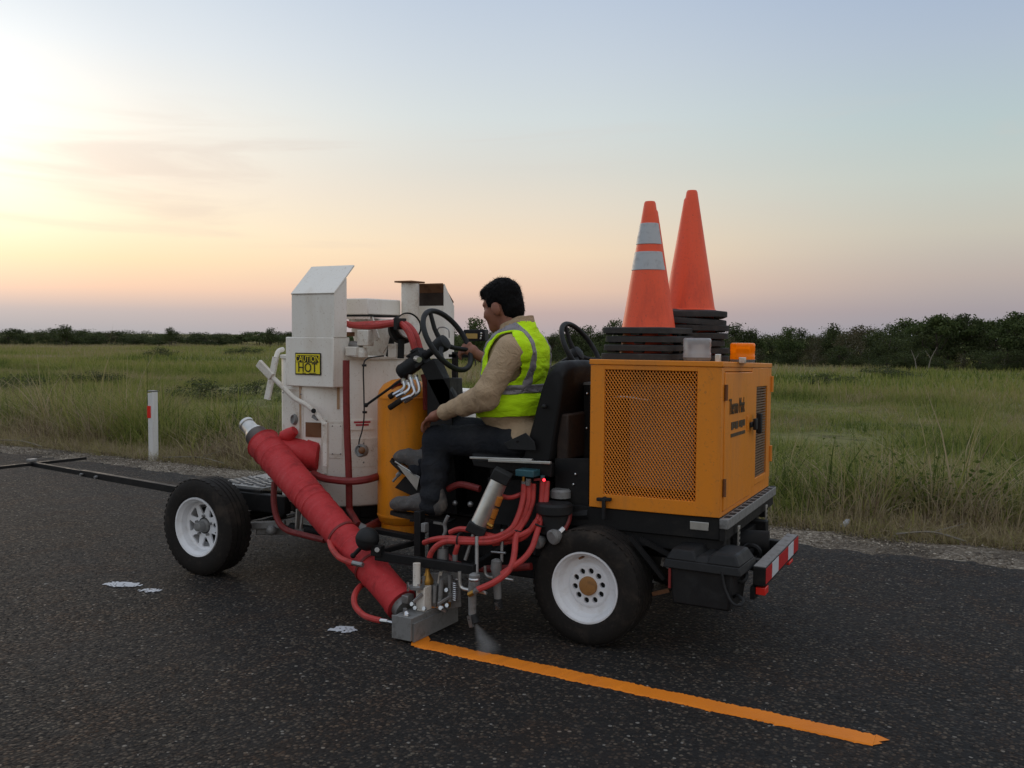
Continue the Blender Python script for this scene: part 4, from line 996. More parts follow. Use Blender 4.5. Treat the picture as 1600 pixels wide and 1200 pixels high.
# ---- big lagged material pipe
pa, pb = V3((-4.396, 4.470, 0.880)), V3((-2.963, 4.040, 0.140)); dirp = unit(pb - pa)
path = [pa + (pb - pa) * f for f in np.linspace(0, 1, 170)]
wob = np.random.default_rng(3).normal(0, 1, 170); rad = [(.108 - .022 * f) * (1 + .008 * math.sin(f * 61 + 1)) + .0011 * w_ + (.0022 if k % 9 == 0 else 0) for k, (f, w_) in enumerate(zip(np.linspace(0, 1, 170), wob))]
pipe = part('material_pipe', MB().tube(path, rad, 28), 'red_wrap')
for f in (.62, .80): c = pa + (pb - pa) * f; part('pipe_strap', MB().lathe([(-.008, .102 - .02 * f + .001), (-.008, .112 - .02 * f), (.008, .112 - .02 * f), (.008, .102 - .02 * f)], c, dirp, 28), 'red_hose_dark', parent=pipe)
part('pipe_end', MB().lathe([(-.035, .088), (-.035, .094), (.004, .094), (.004, .05), (.012, .045), (.012, .001)], pb, dirp, 28), 'red_wrap', parent=pipe); part('end_flange', MB().lathe([(-.006, .001), (-.006, .07), (.03, .066), (.03, .001)], pb + dirp * .012, dirp, 24), 'cast_grey', parent=pipe)
fl = [pa + dirp * (.03 - .0055 * k) for k in range(27)]
part('flex_sleeve', MB().tube(fl, [(.090 if k % 2 else .080) - .0006 * k for k in range(27)], 22), 'grey_steel', parent=pipe)
part('flex_end', MB().tube([pa - dirp * .11, pa - dirp * .145, pa - dirp * .16, pa - dirp * .255], [.070, .062, .052, .047], 20), 'aluminium', parent=pipe)
part('end_collar', MB().lathe([(-.262, .03), (-.262, .053), (-.24, .053), (-.24, .03)], pa, dirp, 20), 'aluminium', parent=pipe)
br0, br1 = V3((-4.352, 4.500, 0.837)), V3((-4.113, 4.620, 0.811))
part('branch_pipe', MB().tube([br0, br0 + (br1 - br0) * .5, br1], [.095, .10, .098], 26), 'red_wrap', parent=pipe)
bd = unit(br1 - br0)
part('pipe_flange', MB().lathe([(-.03, .098), (-.03, .108), (.05, .106), (.06, .09), (.06, .001)], br1, bd, 28), 'red_wrap', parent=pipe)
part('valve_body', MB().tube([(-4.280, 4.520, 0.933), (-4.229, 4.530, 0.947), (-4.188, 4.540, 0.978)], [.035, .045, .03], 14).cyl((-4.245, 4.530, 0.900), (-4.239, 4.530, 0.976), .03, .02, 12), 'red_wrap', parent=pipe)

# ---- marking applicator (shoe) at the end of the pipe
n0, n1 = V3((-2.894, 3.870, 0.006)), V3((-2.779, 3.870, 0.140)); sx0, sx1, sz0, sz1 = n0[0], n1[0], .012, (-2.838, 3.870, 0.134)[2]
shoe = part('applicator_shoe', MB().box((sx0, 3.87, sz0), (sx1, 4.32, sz1)), 'cast_grey', .005)
part('end_plate', MB().box((sx0 - .004, 3.862, sz0 + .004), (sx1 + .004, 3.8695, sz1 + .004)), 'cast_grey', .002, parent=shoe)
part('shoe_skirt', MB().box((sx1 + .001, 3.88, .008), (sx1 + .012, 4.30, sz1 - .03)), 'cast_grey', parent=shoe)
for y in (3.92, 4.02): part('bolt', MB().cyl((sx0 + .04, y, sz1), (sx0 + .04, y, sz1 + .03), .012, n=6), 'grey_steel', parent=shoe)
part('shoe_stud', MB().tube([(-2.827, 3.900, 0.141), (-2.835, 3.900, 0.157)], [.018, .010], 10).ball((-2.831, 3.900, 0.134), .016), 'bright_steel', parent=shoe)
ox = (-2.817, 4.000, 0.324)[0]
part('slide_column', MB().box((ox - .025, 4.0, sz1), (ox + .03, 4.07, (-2.816, 4.000, 0.262)[2])), 'white_worn', .004, parent=shoe)
part('guide_tube', MB().cyl((ox - .02, 4.0, (-2.837, 4.000, 0.248)[2]), (ox - .02, 4.0, (-2.837, 4.000, 0.390)[2]), .020, n=16), 'white_worn', parent=shoe)
part('guide_flange', MB().lathe([(0, .02), (0, .045), (.014, .045), (.016, .02)], (ox - .02, 4.0, (-2.837, 4.000, 0.255)[2]), (0, 0, 1), 20), 'grey_steel', parent=shoe)
for dx in (-.05, .02): part('bolt', MB().cyl((ox - .02 + dx, 3.99, (-2.837, 4.000, 0.235)[2]), (ox - .02 + dx, 3.99, (-2.837, 4.000, 0.283)[2]), .007, n=6), 'bright_steel', parent=shoe)
part('clamp_block', MB().obox((-2.888, 3.990, 0.195), (.02, 0, 0), (0, .03, 0), (0, 0, .022)), 'grey_steel', .004, parent=shoe)
part('pressure_head', MB().lathe([(0, .032), (.02, .034), (.035, .026), (.06, .014), (.085, .010), (.085, .001)], (-2.822, 4.080, 0.263), (0, 0, 1), 18), 'brass', parent=shoe)
part('valve_body', MB().box(((-2.828, 4.100, 0.177)[0], 4.08, sz1), ((-2.769, 4.100, 0.186)[0], 4.16, (-2.803, 4.100, 0.261)[2])), 'cast_grey', .005, parent=shoe)
part('slide_plate', MB().hexa([(-2.812, 4.120, 0.139), (-2.782, 4.120, 0.137), (-2.801, 4.160, 0.124), (-2.826, 4.160, 0.127), (-2.775, 4.120, 0.327), (-2.754, 4.120, 0.330), (-2.773, 4.160, 0.318), (-2.793, 4.160, 0.316)]), 'white_worn', .003, parent=shoe)
part('air_chamber', MB().lathe([(0, .03), (.02, .044), (.05, .044), (.065, .02), (.11, .016), (.11, .001)], (-2.756, 4.160, 0.254), (0, 0, 1), 20), 'cast_grey', parent=shoe)
part('side_cover', MB().box(((-2.791, 4.170, 0.183)[0], 4.17, sz1 + .005), ((-2.725, 4.170, 0.193)[0], 4.25, (-2.758, 4.170, 0.265)[2])), 'cast_grey', .006, parent=shoe)
part('lever_pin', MB().bar((-2.806, 4.100, 0.141), (-2.728, 4.120, 0.117), .012, .012), 'bright_steel', parent=shoe)
part('brass_fitting', MB().cyl((-2.712, 4.120, 0.144), (-2.704, 4.120, 0.201), .010, n=10), 'brass', parent=shoe)

part('back_plate', MB().hexa([(-2.903, 4.160, 0.054), (-2.660, 4.160, 0.141), (-2.669, 4.180, 0.135), (-2.912, 4.180, 0.048), (-2.904, 4.160, 0.290), (-2.669, 4.160, 0.332), (-2.678, 4.180, 0.327), (-2.913, 4.180, 0.285)]), 'cast_grey', .003, parent=shoe)
for a, b, r_ in (((-2.759, 4.060, 0.266), (-2.763, 4.060, 0.172), .010), ((-2.725, 4.070, 0.303), (-2.736, 4.070, 0.153), .013), ((-2.692, 4.100, 0.325), (-2.691, 4.100, 0.180), .011), ((-2.827, 4.050, 0.311), (-2.827, 4.050, 0.259), .009)): part('spindle', MB().cyl(a, b, r_, n=10), 'cast_grey', parent=shoe)
for c in ((-2.820, 3.970, 0.158), (-2.776, 3.990, 0.157), (-2.697, 4.030, 0.162), (-2.677, 4.060, 0.171), (-2.801, 4.050, 0.228), (-2.694, 4.080, 0.246), (-2.840, 3.970, 0.176)): part('nut', MB().cyl(c, V3(c) + V3((0, -.012, .004)), .012, n=6), 'bright_steel', parent=shoe)
part('link_arm', MB().bar((-2.829, 3.960, 0.190), (-2.800, 4.000, 0.230), .014, .018), 'grey_steel', .002, parent=shoe); part('link_arm', MB().bar((-2.728, 4.040, 0.175), (-2.679, 4.100, 0.216), .012, .016), 'grey_steel', .002, parent=shoe)
part('spring', MB().tube(curve([V3((-2.646, 4.080, 0.312)) + V3((.013 * math.cos(k * .9), .013 * math.sin(k * .9), -.0016 * k * 1.0)) for k in range(70)], 1), .0028, 5), 'bright_steel', parent=shoe)
part('paint_spill', MB().lathe([(0, .02), (.004, .055), (.010, .05), (.014, .001)], (sx1 - .03, 4.12, sz1), (0, 0, 1), 18), 'bronze_orange', parent=shoe)

# ---- side carriage that carries applicator and guns
Yc = 4.06
part('carriage_bar', MB().bar((-3.153, 4.060, 0.380), (-2.511, 4.060, 0.385), .035, .05), 'black_steel', .004)
part('carriage_bar', MB().bar((-3.166, 4.100, 0.391), (-3.103, 4.400, 0.399), .03, .03), 'black_steel', .004)
part('carriage_bar', MB().bar((-2.563, 4.100, 0.373), (-2.538, 4.500, 0.432), .035, .04), 'black_steel', .004)
part('carriage_post', MB().bar((-3.031, 4.300, 0.603), (-3.030, 4.300, 0.331), .045, .05), 'black_steel', .004)
part('mount_plate', MB().bar((-3.509, 4.500, 0.404), (-3.151, 4.500, 0.390), .05, .03), 'black_steel', .004)
c = V3((-3.207, 4.050, 0.468)); part('accumulator', MB().ball(c, .066, 28, 18), 'black_plastic')
part('accumulator_band', MB().lathe([(-.006, .0665), (.006, .0665)], c, (0.2, 0, 1), 28), 'black_steel')
part('accumulator_stem', MB().cyl(c + V3((-.03, 0, -.04)), c + V3((-.085, -.02, -.10)), .012, n=8).ball(c + V3((-.085, -.02, -.10)), .016), 'black_steel')
part('accumulator_bracket', MB().obox((-3.136, 4.050, 0.412), (.035, 0, 0), (0, .02, 0), (0, 0, .03)), 'black_steel', .004)
part('bracket_nut', MB().cyl((-3.125, 4.030, 0.421), (-3.109, 4.010, 0.427), .014, n=8), 'grey_steel')
hose([(-3.539, 4.120, 0.406), (-3.486, 4.080, 0.375), (-3.388, 4.020, 0.351), (-3.312, 4.000, 0.340), (-3.271, 4.000, 0.334)], .017)
part('hose_end', MB().cyl((-3.280, 4.000, 0.337), (-3.199, 4.000, 0.333), .014, n=10), 'grey_steel')
hose([(-3.295, 4.160, 0.182), (-3.262, 4.050, 0.191), (-3.225, 3.960, 0.167), (-3.188, 3.920, 0.126), (-3.107, 3.890, 0.097), (-3.034, 3.880, 0.090), (-2.987, 3.880, 0.089)], .0165)
part('hose_end', MB().cyl((-2.996, 3.880, 0.089), (-2.937, 3.880, 0.092), .012, n=10).cyl((-2.937, 3.880, 0.092), (-2.899, 3.880, 0.091), .008, n=8), 'bright_steel')
hose([(-4.331, 4.500, 0.636), (-4.318, 4.480, 0.501), (-4.266, 4.460, 0.395), (-4.170, 4.440, 0.342), (-3.988, 4.400, 0.337), (-3.781, 4.360, 0.336)], .020, 'red_hose_dark')
hose([(-3.539, 4.420, 0.408), (-3.628, 4.620, 0.390), (-3.724, 4.850, 0.377), (-3.785, 5.000, 0.367)], .032, 'red_hose_dark', 'supply_pipe')
part('pipe_joint', MB().cyl((-3.553, 4.400, 0.429), (-3.525, 4.420, 0.413), .036, n=14), 'cast_grey'); hose([(-3.746, 4.550, 0.496), (-3.669, 4.500, 0.467), (-3.593, 4.450, 0.436)], .020, 'red_hose_dark')
# spray guns and their plumbing
for (g0, g1, g2, g3, g4, g5, g6) in (((-2.489, 4.020, 0.370), (-2.489, 4.020, 0.323), (-2.501, 4.020, 0.278), (-2.500, 4.020, 0.161), (-2.484, 4.020, 0.120), (-2.507, 4.000, 0.159), (-2.491, 4.000, 0.101)),
                                     ((-2.438, 4.160, 0.421), (-2.442, 4.160, 0.379), (-2.438, 4.160, 0.346), (-2.429, 4.160, 0.221), (-2.425, 4.160, 0.170), (-2.425, 4.140, 0.206), (-2.417, 4.140, 0.170))):
    g = part('spray_gun', MB().tube([V3(g0) + V3((0, 0, .01)), g0, g1, g2, g3], [.012, .028, .030, .022, .020], 16), 'cast_grey')
    part('gun_nozzle', MB().tube([g3, g4], [.022, .026], 12), 'black_plastic', parent=g)
    part('spray_guard', MB().bar(g5, g6, .012, .022), 'bright_steel', parent=g)
part('gun_handle', MB().tube(curve([(-2.580, 4.020, 0.375), (-2.575, 4.020, 0.311), (-2.559, 4.020, 0.290), (-2.512, 4.020, 0.287)], 5), .009, 8).cyl((-2.485, 4.020, 0.291), (-2.416, 4.020, 0.284), .009, n=8), 'aluminium')
part('gun_handle', MB().tube(curve([(-2.509, 4.160, 0.384), (-2.505, 4.160, 0.344), (-2.485, 4.160, 0.329), (-2.453, 4.160, 0.330)], 5), .008, 8).cyl((-2.414, 4.160, 0.335), (-2.337, 4.160, 0.332), .007, n=8), 'aluminium')
part('gun_cap', MB().ball((-2.489, 4.020, 0.347), .032, 16, 10, (1, 1, .6)), 'bright_steel'); part('gun_cap', MB().ball((-2.438, 4.160, 0.390), .026, 16, 10, (1, 1, .6)), 'bright_steel')
part('lift_rod', MB().cyl((-2.537, 4.120, 0.546), (-2.511, 4.080, 0.364), .010, n=10), 'grey_steel'); part('lift_rod', MB().cyl((-2.428, 4.200, 0.581), (-2.419, 4.180, 0.412), .009, n=10), 'grey_steel')
part('lift_rod', MB().cyl((-2.560, 4.150, 0.593), (-2.608, 4.120, 0.411), .010, n=10), 'grey_steel'); part('cross_rod', MB().cyl((-2.470, 4.160, 0.464), (-2.384, 4.160, 0.468), .006, n=8), 'grey_steel')
part('regulator', MB().cyl((-2.751, 4.120, 0.459), (-2.750, 4.120, 0.376), .032, n=16).cyl((-2.751, 4.120, 0.487), (-2.751, 4.120, 0.459), .015, n=10), 'grey_steel'); part('regulator_knob', MB().ball((-2.720, 4.130, 0.489), .03, 14, 8, (1.2, 1, .6)), 'cast_grey')
for a, b in (((-2.660, 4.100, 0.440), (-2.659, 4.100, 0.405)), ((-2.354, 4.300, 0.829), (-2.358, 4.300, 0.794)), ((-2.327, 4.300, 0.845), (-2.331, 4.300, 0.810)), ((-2.464, 3.980, 0.290), (-2.445, 3.980, 0.309))): part('hose_end', MB().cyl(a, b, .014, n=10), 'grey_steel')
part('brass_fitting', MB().cyl((-2.495, 3.980, 0.275), (-2.464, 3.980, 0.293), .014, n=10), 'brass')
part('brass_fitting', MB().cyl((-2.358, 4.300, 0.859), (-2.358, 4.300, 0.829), .008, n=8), 'brass')
# red hoses in the middle
hose([(-2.354, 4.300, 0.812), (-2.350, 4.280, 0.736), (-2.354, 4.240, 0.654), (-2.377, 4.200, 0.587), (-2.443, 4.160, 0.546), (-2.563, 4.130, 0.524), (-2.718, 4.120, 0.515), (-2.816, 4.130, 0.495), (-2.900, 4.160, 0.462)])
hose([(-2.338, 4.320, 0.821), (-2.330, 4.300, 0.718), (-2.346, 4.260, 0.631), (-2.370, 4.200, 0.571), (-2.457, 4.150, 0.522), (-2.590, 4.110, 0.511), (-2.705, 4.100, 0.503), (-2.764, 4.090, 0.477), (-2.798, 4.080, 0.437), (-2.814, 4.080, 0.390)])
hose([(-2.321, 4.340, 0.813), (-2.317, 4.320, 0.716), (-2.330, 4.280, 0.636), (-2.346, 4.240, 0.590), (-2.346, 4.200, 0.546), (-2.331, 4.160, 0.481), (-2.323, 4.120, 0.424), (-2.338, 4.080, 0.381), (-2.384, 4.030, 0.339), (-2.455, 3.990, 0.302)], .0165)
hose([(-2.274, 4.360, 0.835), (-2.270, 4.340, 0.718), (-2.264, 4.300, 0.646), (-2.280, 4.260, 0.593), (-2.334, 4.220, 0.554), (-2.408, 4.200, 0.536), (-2.494, 4.180, 0.543), (-2.594, 4.180, 0.559), (-2.683, 4.180, 0.557), (-2.745, 4.180, 0.532)])
hose([(-2.258, 4.380, 0.826), (-2.247, 4.340, 0.703), (-2.252, 4.300, 0.634), (-2.246, 4.240, 0.564), (-2.251, 4.200, 0.503), (-2.277, 4.160, 0.451), (-2.323, 4.120, 0.410), (-2.372, 4.100, 0.371)])
hose([(-2.255, 4.270, 0.638), (-2.315, 4.240, 0.549), (-2.400, 4.220, 0.516), (-2.486, 4.200, 0.499)])
hose([(-2.645, 4.120, 0.517), (-2.644, 4.100, 0.486), (-2.660, 4.100, 0.440)], .014)
hose([(-2.488, 4.260, 0.761), (-2.460, 4.260, 0.743), (-2.416, 4.280, 0.740), (-2.368, 4.320, 0.760)], .013)
hose([(-2.970, 4.500, 0.705), (-2.882, 4.500, 0.739), (-2.751, 4.500, 0.725)], .02, 'red_hose_dark'); hose([(-2.879, 4.300, 0.386), (-2.751, 4.300, 0.323), (-2.544, 4.300, 0.332), (-2.307, 4.300, 0.377)], .02, 'red_hose_dark')
part('hose_tie', MB().torus((-2.369, 4.240, 0.584), (.3, .1, 1), .040, .005, 20, 6), 'black_plastic'); part('hose_tie', MB().torus((-2.641, 4.120, 0.517), (1, 0, 0), .034, .005, 20, 6), 'black_plastic'); part('hose_tie', MB().torus((-2.258, 4.290, 0.614), (.4, .1, 1), .036, .005, 20, 6), 'black_plastic')
part('red_lever', MB().bar((-2.308, 4.330, 0.836), (-2.251, 4.330, 0.847), .012, .012), 'red_hose_dark')
part('indicator_lamp', MB().ball((-2.235, 4.300, 0.846), .008, 10, 8), 'lamp_red')
part('green_stop', MB().cyl((-2.264, 4.340, 0.862), (-2.264, 4.340, 0.848), .012, n=10), 'teal_block')
part('valve_manifold', MB().obox((-2.349, 4.340, 0.872), (.055, 0, 0), (0, .05, 0), (0, 0, .018)), 'teal_block', .004)
# air cylinder and regulators
c0, c1 = V3((-2.461, 4.220, 0.831)), V3((-2.558, 4.180, 0.601)); dd = unit(c1 - c0)
cyl_ = part('air_cylinder', MB().cyl(c0, c1, .047, n=26), 'aluminium')
part('cylinder_end', MB().obox(c0 - dd * .03, dd * .03, frame(dd)[0] * .05, frame(dd)[1] * .05), 'black_plastic', .006, parent=cyl_); part('cylinder_end', MB().obox(c1 + dd * .028, dd * .028, frame(dd)[0] * .052, frame(dd)[1] * .052), 'black_plastic', .006, parent=cyl_)
for a, b in (((-2.445, 4.200, 0.753), (-2.464, 4.200, 0.707)), ((-2.472, 4.200, 0.686), (-2.491, 4.200, 0.639)), ((-2.495, 4.200, 0.632), (-2.511, 4.200, 0.582))): part('flow_control', MB().cyl(a, b, .020, n=14), 'bronze_orange', parent=cyl_)
part('flow_control', MB().cyl((-2.522, 4.180, 0.612), (-2.475, 4.180, 0.593), .010, n=10), 'brass', parent=cyl_)
for px_, r_ in (((-2.921, 4.500, 0.627), .016), ((-2.815, 4.500, 0.630), .018)): part('bolt', MB().ball(px_, r_, 10, 8), 'grey_steel')
part('chain', MB().tube(curve([(-2.771, 4.200, 0.617), (-2.792, 4.200, 0.573), (-2.788, 4.200, 0.531), (-2.804, 4.200, 0.494)], 5), .010, 8), 'cast_grey'); part('latch', MB().bar((-2.864, 4.200, 0.572), (-2.796, 4.200, 0.569), .012, .012), 'bright_steel')
part('fuse_block', MB().obox((-2.938, 4.220, 0.532), (.014, 0, 0), (0, .02, 0), (0, 0, .025)), 'cast_grey', .004)
# filter and drain fittings
part('filter_cap', MB().lathe([(0, .085), (.01, .098), (.05, .098), (.062, .085), (.066, .001)], (-2.203, 4.360, 0.659), (0, 0, 1), 30), 'black_plastic')
part('filter_body', MB().lathe([(0, .04), (.0, .075), (.10, .078)], (-2.202, 4.360, 0.560), (0, 0, 1), 26), 'black_plastic')
part('bleed_cap', MB().lathe([(0, .05), (.0, .055), (.035, .055), (.045, .045), (.045, .001)], (-2.211, 4.450, 0.734), (0, 0, 1), 24), 'cast_grey')
for c, r_ in (((-2.259, 4.300, 0.517), .036), ((-2.153, 4.270, 0.562), .04)): part('drain_plug', MB().lathe([(-.03, r_ * .6), (0, r_), (.02, r_), (.026, r_ * .8), (.026, .001)], c, (-.3, -.9, -.2), 22), 'cast_grey')
part('hose_end', MB().cyl((-2.150, 4.300, 0.570), (-2.135, 4.330, 0.593), .018, n=10), 'bright_steel'); hose([(-2.140, 4.340, 0.584), (-2.134, 4.380, 0.632), (-2.146, 4.420, 0.700)], .02, 'red_hose_dark')
# dark interior: pump, bulkhead, added black fillers
part('hydraulic_pump', MB().cyl((-2.75, 4.75, .42), (-2.45, 4.75, .42), .11, n=20).box((-2.9, 4.65, .3), (-2.7, 4.9, .5)), 'black_steel')
part('dark_backing', MB().box((-3.18, 4.86, .45), (-2.21, 4.88, .96)), 'black_steel'); part('dark_under_box', MB().box((-3.25, 4.70, .19), (-2.35, 5.30, .51)), 'black_steel', .01)  # backing sheet and box, added black to darken the gaps and the underside
part('control_panel', MB().hexa([(-3.197, 4.620, 0.527), (-2.980, 4.620, 0.530), (-3.096, 4.950, 0.463), (-3.266, 4.950, 0.467), (-3.205, 4.620, 1.337), (-3.043, 4.620, 1.350), (-3.164, 4.950, 1.335), (-3.319, 4.950, 1.330)]), 'black_steel', .006)
part('panel_edge', MB().box((-2.95, 4.95, .8), (-2.7, 4.99, 1.38)), 'black_steel')
part('bulkhead', MB().hexa([(-2.20, 4.70, .55), (-2.16, 4.70, .55), (-2.16, 5.75, .55), (-2.20, 5.75, .55), (-2.20, 4.70, 1.33), (-2.16, 4.70, 1.33), (-2.16, 5.75, 1.33), (-2.20, 5.75, 1.33)]), 'black_steel', .004)
part('bulkhead_trim', MB().box((-2.205, 4.70, 1.331), (-2.155, 5.75, 1.345)), 'grey_steel')
part('side_box', MB().hexa([(-2.256, 4.480, 0.645), (-2.057, 4.480, 0.637), (-2.139, 4.700, 0.599), (-2.318, 4.700, 0.603), (-2.267, 4.480, 0.938), (-2.058, 4.480, 0.953), (-2.139, 4.700, 0.923), (-2.330, 4.700, 0.909)]), 'black_steel', .005)
for c in ((-2.137, 4.475, 0.862), (-2.148, 4.475, 0.806), (-2.174, 4.690, 1.283), (-2.174, 4.690, 1.090)): part('bolt', MB().ball(c, .008, 8, 6), 'bright_steel')

# ---- engine housing at the rear (stands a few degrees askew and leans with the road's crossfall)
th = R(4.5); HU = V3((math.cos(th), math.sin(th), 0)); HV = V3((-math.sin(th), math.cos(th), -.030)); HW = V3((0, 0, 1))
HA = V3((-1.353, 4.500, 0.702)); HL, HD, HH = .690, 1.42, .780          # near rear bottom corner; length, depth, height
def hp(u, v, w): return HA - HU * u + HV * v + HW * w                 # u forward, v away from the camera, w up
def hbox(mb, u0, u1, v0, v1, w0, w1): return mb.hexa([hp(u1, v0, w0), hp(u0, v0, w0), hp(u0, v1, w0), hp(u1, v1, w0), hp(u1, v0, w1), hp(u0, v0, w1), hp(u0, v1, w1), hp(u1, v1, w1)])
HSG = part('engine_housing', hbox(hbox(hbox(MB(), HL - .02, HL, .02, HD, .0, HH - .03), 0.02, HL - .02, HD - .02, HD, 0, HH - .03), .02, HL - .02, .025, HD - .02, .0, .02), 'orange_paint', .003)
# near side: frame round the mesh screen
ou0, ou1 = .122, .612; ow0, ow1 = .072, .735
ow1 = .728
mb = MB(); hbox(mb, 0, ou0, 0, .02, 0, HH - .03); hbox(mb, ou1, HL, 0, .02, 0, HH - .03); hbox(mb, ou0, ou1, 0, .02, 0, ow0); hbox(mb, ou0, ou1, 0, .02, ow1, HH - .03)
part('side_panel', mb, 'orange_paint', .002, parent=HSG)
# expanded metal: real strands, two slopes
mb = MB(); cu, cw = .0172, .0245; nu, nw = int((ou1 - ou0) / cu), int((ow1 - ow0) / cw)
for i in range(nu + 1):
    for j in range(nw + 1):
        for du, h0 in ((.5, 0.), (-.5, 0.), (.5, .5), (-.5, .5)):
            u = ou0 + (i + (0. if h0 == 0 else .5)) * cu; w = ow0 + (j + h0) * cw
            a, b = (u, w), (u + du * cu, w + .5 * cw)
            if min(a[0], b[0]) < ou0 - .002 or max(a[0], b[0]) > ou1 + .002 or max(a[1], b[1]) > ow1 + .006: continue
            pa_, pb_ = hp(a[0], .010, a[1]), hp(b[0], .010, b[1]); d_ = pb_ - pa_; nn = unit(np.cross(d_, HV))
            mb.add([pa_ - nn * .0019 - HV * .001, pb_ - nn * .0019 - HV * .001, pb_ + nn * .0019 - HV * .003, pa_ + nn * .0019 - HV * .003, pa_ - nn * .0019 + HV * .002, pb_ - nn * .0019 + HV * .002, pb_ + nn * .0019, pa_ + nn * .0019],
                   [(0, 1, 2, 3), (7, 6, 5, 4), (0, 4, 5, 1), (2, 6, 7, 3)])
part('mesh_screen', mb, 'orange_paint', parent=HSG)
part('radiator', hbox(MB(), .18, .54, .20, .32, .09, .66), 'radiator_grey', .01, parent=HSG); part('engine_block', hbox(hbox(MB(), .10, .55, .40, 1.1, .02, .5), .2, .42, .5, .9, .5, .62), 'black_steel', .01, parent=HSG)
part('pipe_inside', MB().tube(curve([hp(.60, .08, .58), hp(.52, .07, .585), hp(.40, .08, .57)]), .008, 8), 'aluminium', parent=HSG)
part('inner_dark_sheet', hbox(hbox(MB(), .021, HL - .021, .56, .57, .021, HH - .031), HL - .026, HL - .021, .022, .56, .021, HH - .031), 'dark_hole', parent=HSG)  # near-black sheets added behind the screen, standing in for the shade inside
part('lid', hbox(MB(), -.006, HL + .006, -.006, HD + .006, HH - .028, HH), 'orange_paint', .004, parent=HSG)
# rear face: hinged door with lettering, and a screened panel
dv0, dv1 = .06, .78
part('rear_frame', hbox(hbox(hbox(hbox(MB(), 0, .02, .0205, dv0 - .004, 0, HH - .03), 0, .02, dv0 - .004, dv1, HH - .05, HH - .03), 0, .02, dv0 - .004, dv1, 0, .02), 0, .02, dv1 + .0, HD, 0, .06), 'orange_paint', .002, parent=HSG)
door = part('door', hbox(MB(), -.006, .014, dv0, dv1 - .006, .024, HH - .054), 'orange_paint', .004, parent=HSG)
gv0, gv1, gw0, gw1 = dv1 + .14, HD - .14, .10, HH - .14
part('vent_panel', hbox(hbox(hbox(hbox(MB(), -.003, .018, dv1, gv0, .061, HH - .03), -.003, .018, gv1, HD, .061, HH - .03), -.003, .018, gv0, gv1, .061, gw0), -.003, .018, gv0, gv1, gw1, HH - .03), 'orange_paint', .002, parent=HSG)
part('vent_backing', hbox(MB(), .030, .034, gv0 - .02, gv1 + .02, gw0 - .02, gw1 + .02), 'rusty', parent=HSG)
nb = 34
for k in range(nb):
    w = gw0 + (gw1 - gw0) * (k + .5) / nb; part('vent_slat', hbox(MB(), .004, .010, gv0, gv1, w - .0045, w + .0045), 'vent_tan', parent=HSG)
for w0, w1 in ((.585, .665), (.10, .19)): part('hinge', MB().cyl(hp(-.010, dv0 - .002, w0), hp(-.010, dv0 - .002, w1), .009, n=10), 'rusty', parent=HSG)
for w0, w1 in ((.60, .70), (.16, .26)): part('hinge', MB().cyl(hp(-.008, HD - .01, w0), hp(-.008, HD - .01, w1), .012, n=10), 'orange_paint', parent=HSG)
lt = part('door_latch', hbox(hbox(hbox(MB(), -.025, -.008, dv1 - .10, dv1 + .06, .415, .445), -.045, -.026, dv1 - .08, dv1 - .03, .40, .465), -.055, -.026, dv1 + .02, dv1 + .06, .375, .49), 'black_plastic', .006, parent=HSG)
part('catch_plate', hbox(MB(), -.010, -.0065, dv1 - .16, dv1 - .10, .40, .48), 'orange_paint', parent=HSG)
text_mesh('door_lettering', 'Thermo Mark', .118, 'letter_dark', HSG, hp(-.0085, .345, .510), HV * V3((1, 1, 1)), HW, .002, .60)
for k_, (v0_, v1_) in enumerate(((.205, .26), (.27, .30), (.315, .375), (.40, .44), (.452, .50), (.515, .565))): part('small_print', hbox(MB(), -.0088, -.0065, v0_, v1_, .428 + .006 * (k_ % 2), .468), 'letter_dark', parent=HSG)
part('lettering_rule', hbox(MB(), -.0088, -.0065, .20, .57, .390, .408), 'letter_dark', parent=HSG)
part('latch', MB().bar(hp(.640, -.02, .045), hp(.560, -.02, .05), .02, .018).bar(hp(.60, -.022, .05), hp(.60, -.02, -.06), .018, .02).cyl(hp(.60, 0, .05), hp(.60, -.03, .05), .012, n=8), 'black_plastic', .003, parent=HSG)
# base frame beneath, slotted rear channel
base = part('base_frame', hbox(hbox(hbox(MB(), .0, .84, .012, .06, -.115, -.003), 0, .84, HD - .06, HD - .01, -.11, -.003), .0, .05, .06, HD - .06, -.11, -.003), 'black_steel', .004)
part('lower_rail', hbox(MB(), -.02, .84, .03, .09, -.19, -.118), 'black_steel', .004); part('lower_rail', hbox(MB(), .0, .84, HD - .1, HD - .05, -.19, -.118), 'black_steel', .004)
chan = part('slotted_channel', hbox(MB(), -.045, -.001, -.005, HD + .02, -.055, -.004), 'cast_grey', .004)
for k in range(13): v = .05 + k * (HD - .08) / 12; part('slot', hbox(MB(), -.042, -.012, v, v + .055, -.0035, -.0015), 'dark_hole', parent=chan)
part('channel_web', hbox(MB(), -.03, -.002, .0, HD, -.115, -.056), 'black_steel')
part('data_plate', hbox(MB(), .055, .150, .006, .0115, -.072, -.030), 'aluminium', .002)
for v in (.20, 1.02):
    part('frame_leg', hbox(MB(), .0, .05, v, v + .08, -.42, -.115), 'black_steel', .004)
    st_ = part('perforated_strip', hbox(MB(), -.055, -.046, v + .02, v + .055, -.24, -.07), 'aluminium', .001)
    for k in range(6): part('strip_slot', hbox(MB(), -.0565, -.0552, v + .026, v + .05, -.235 + .027 * k, -.222 + .027 * k), 'dark_hole', parent=st_)
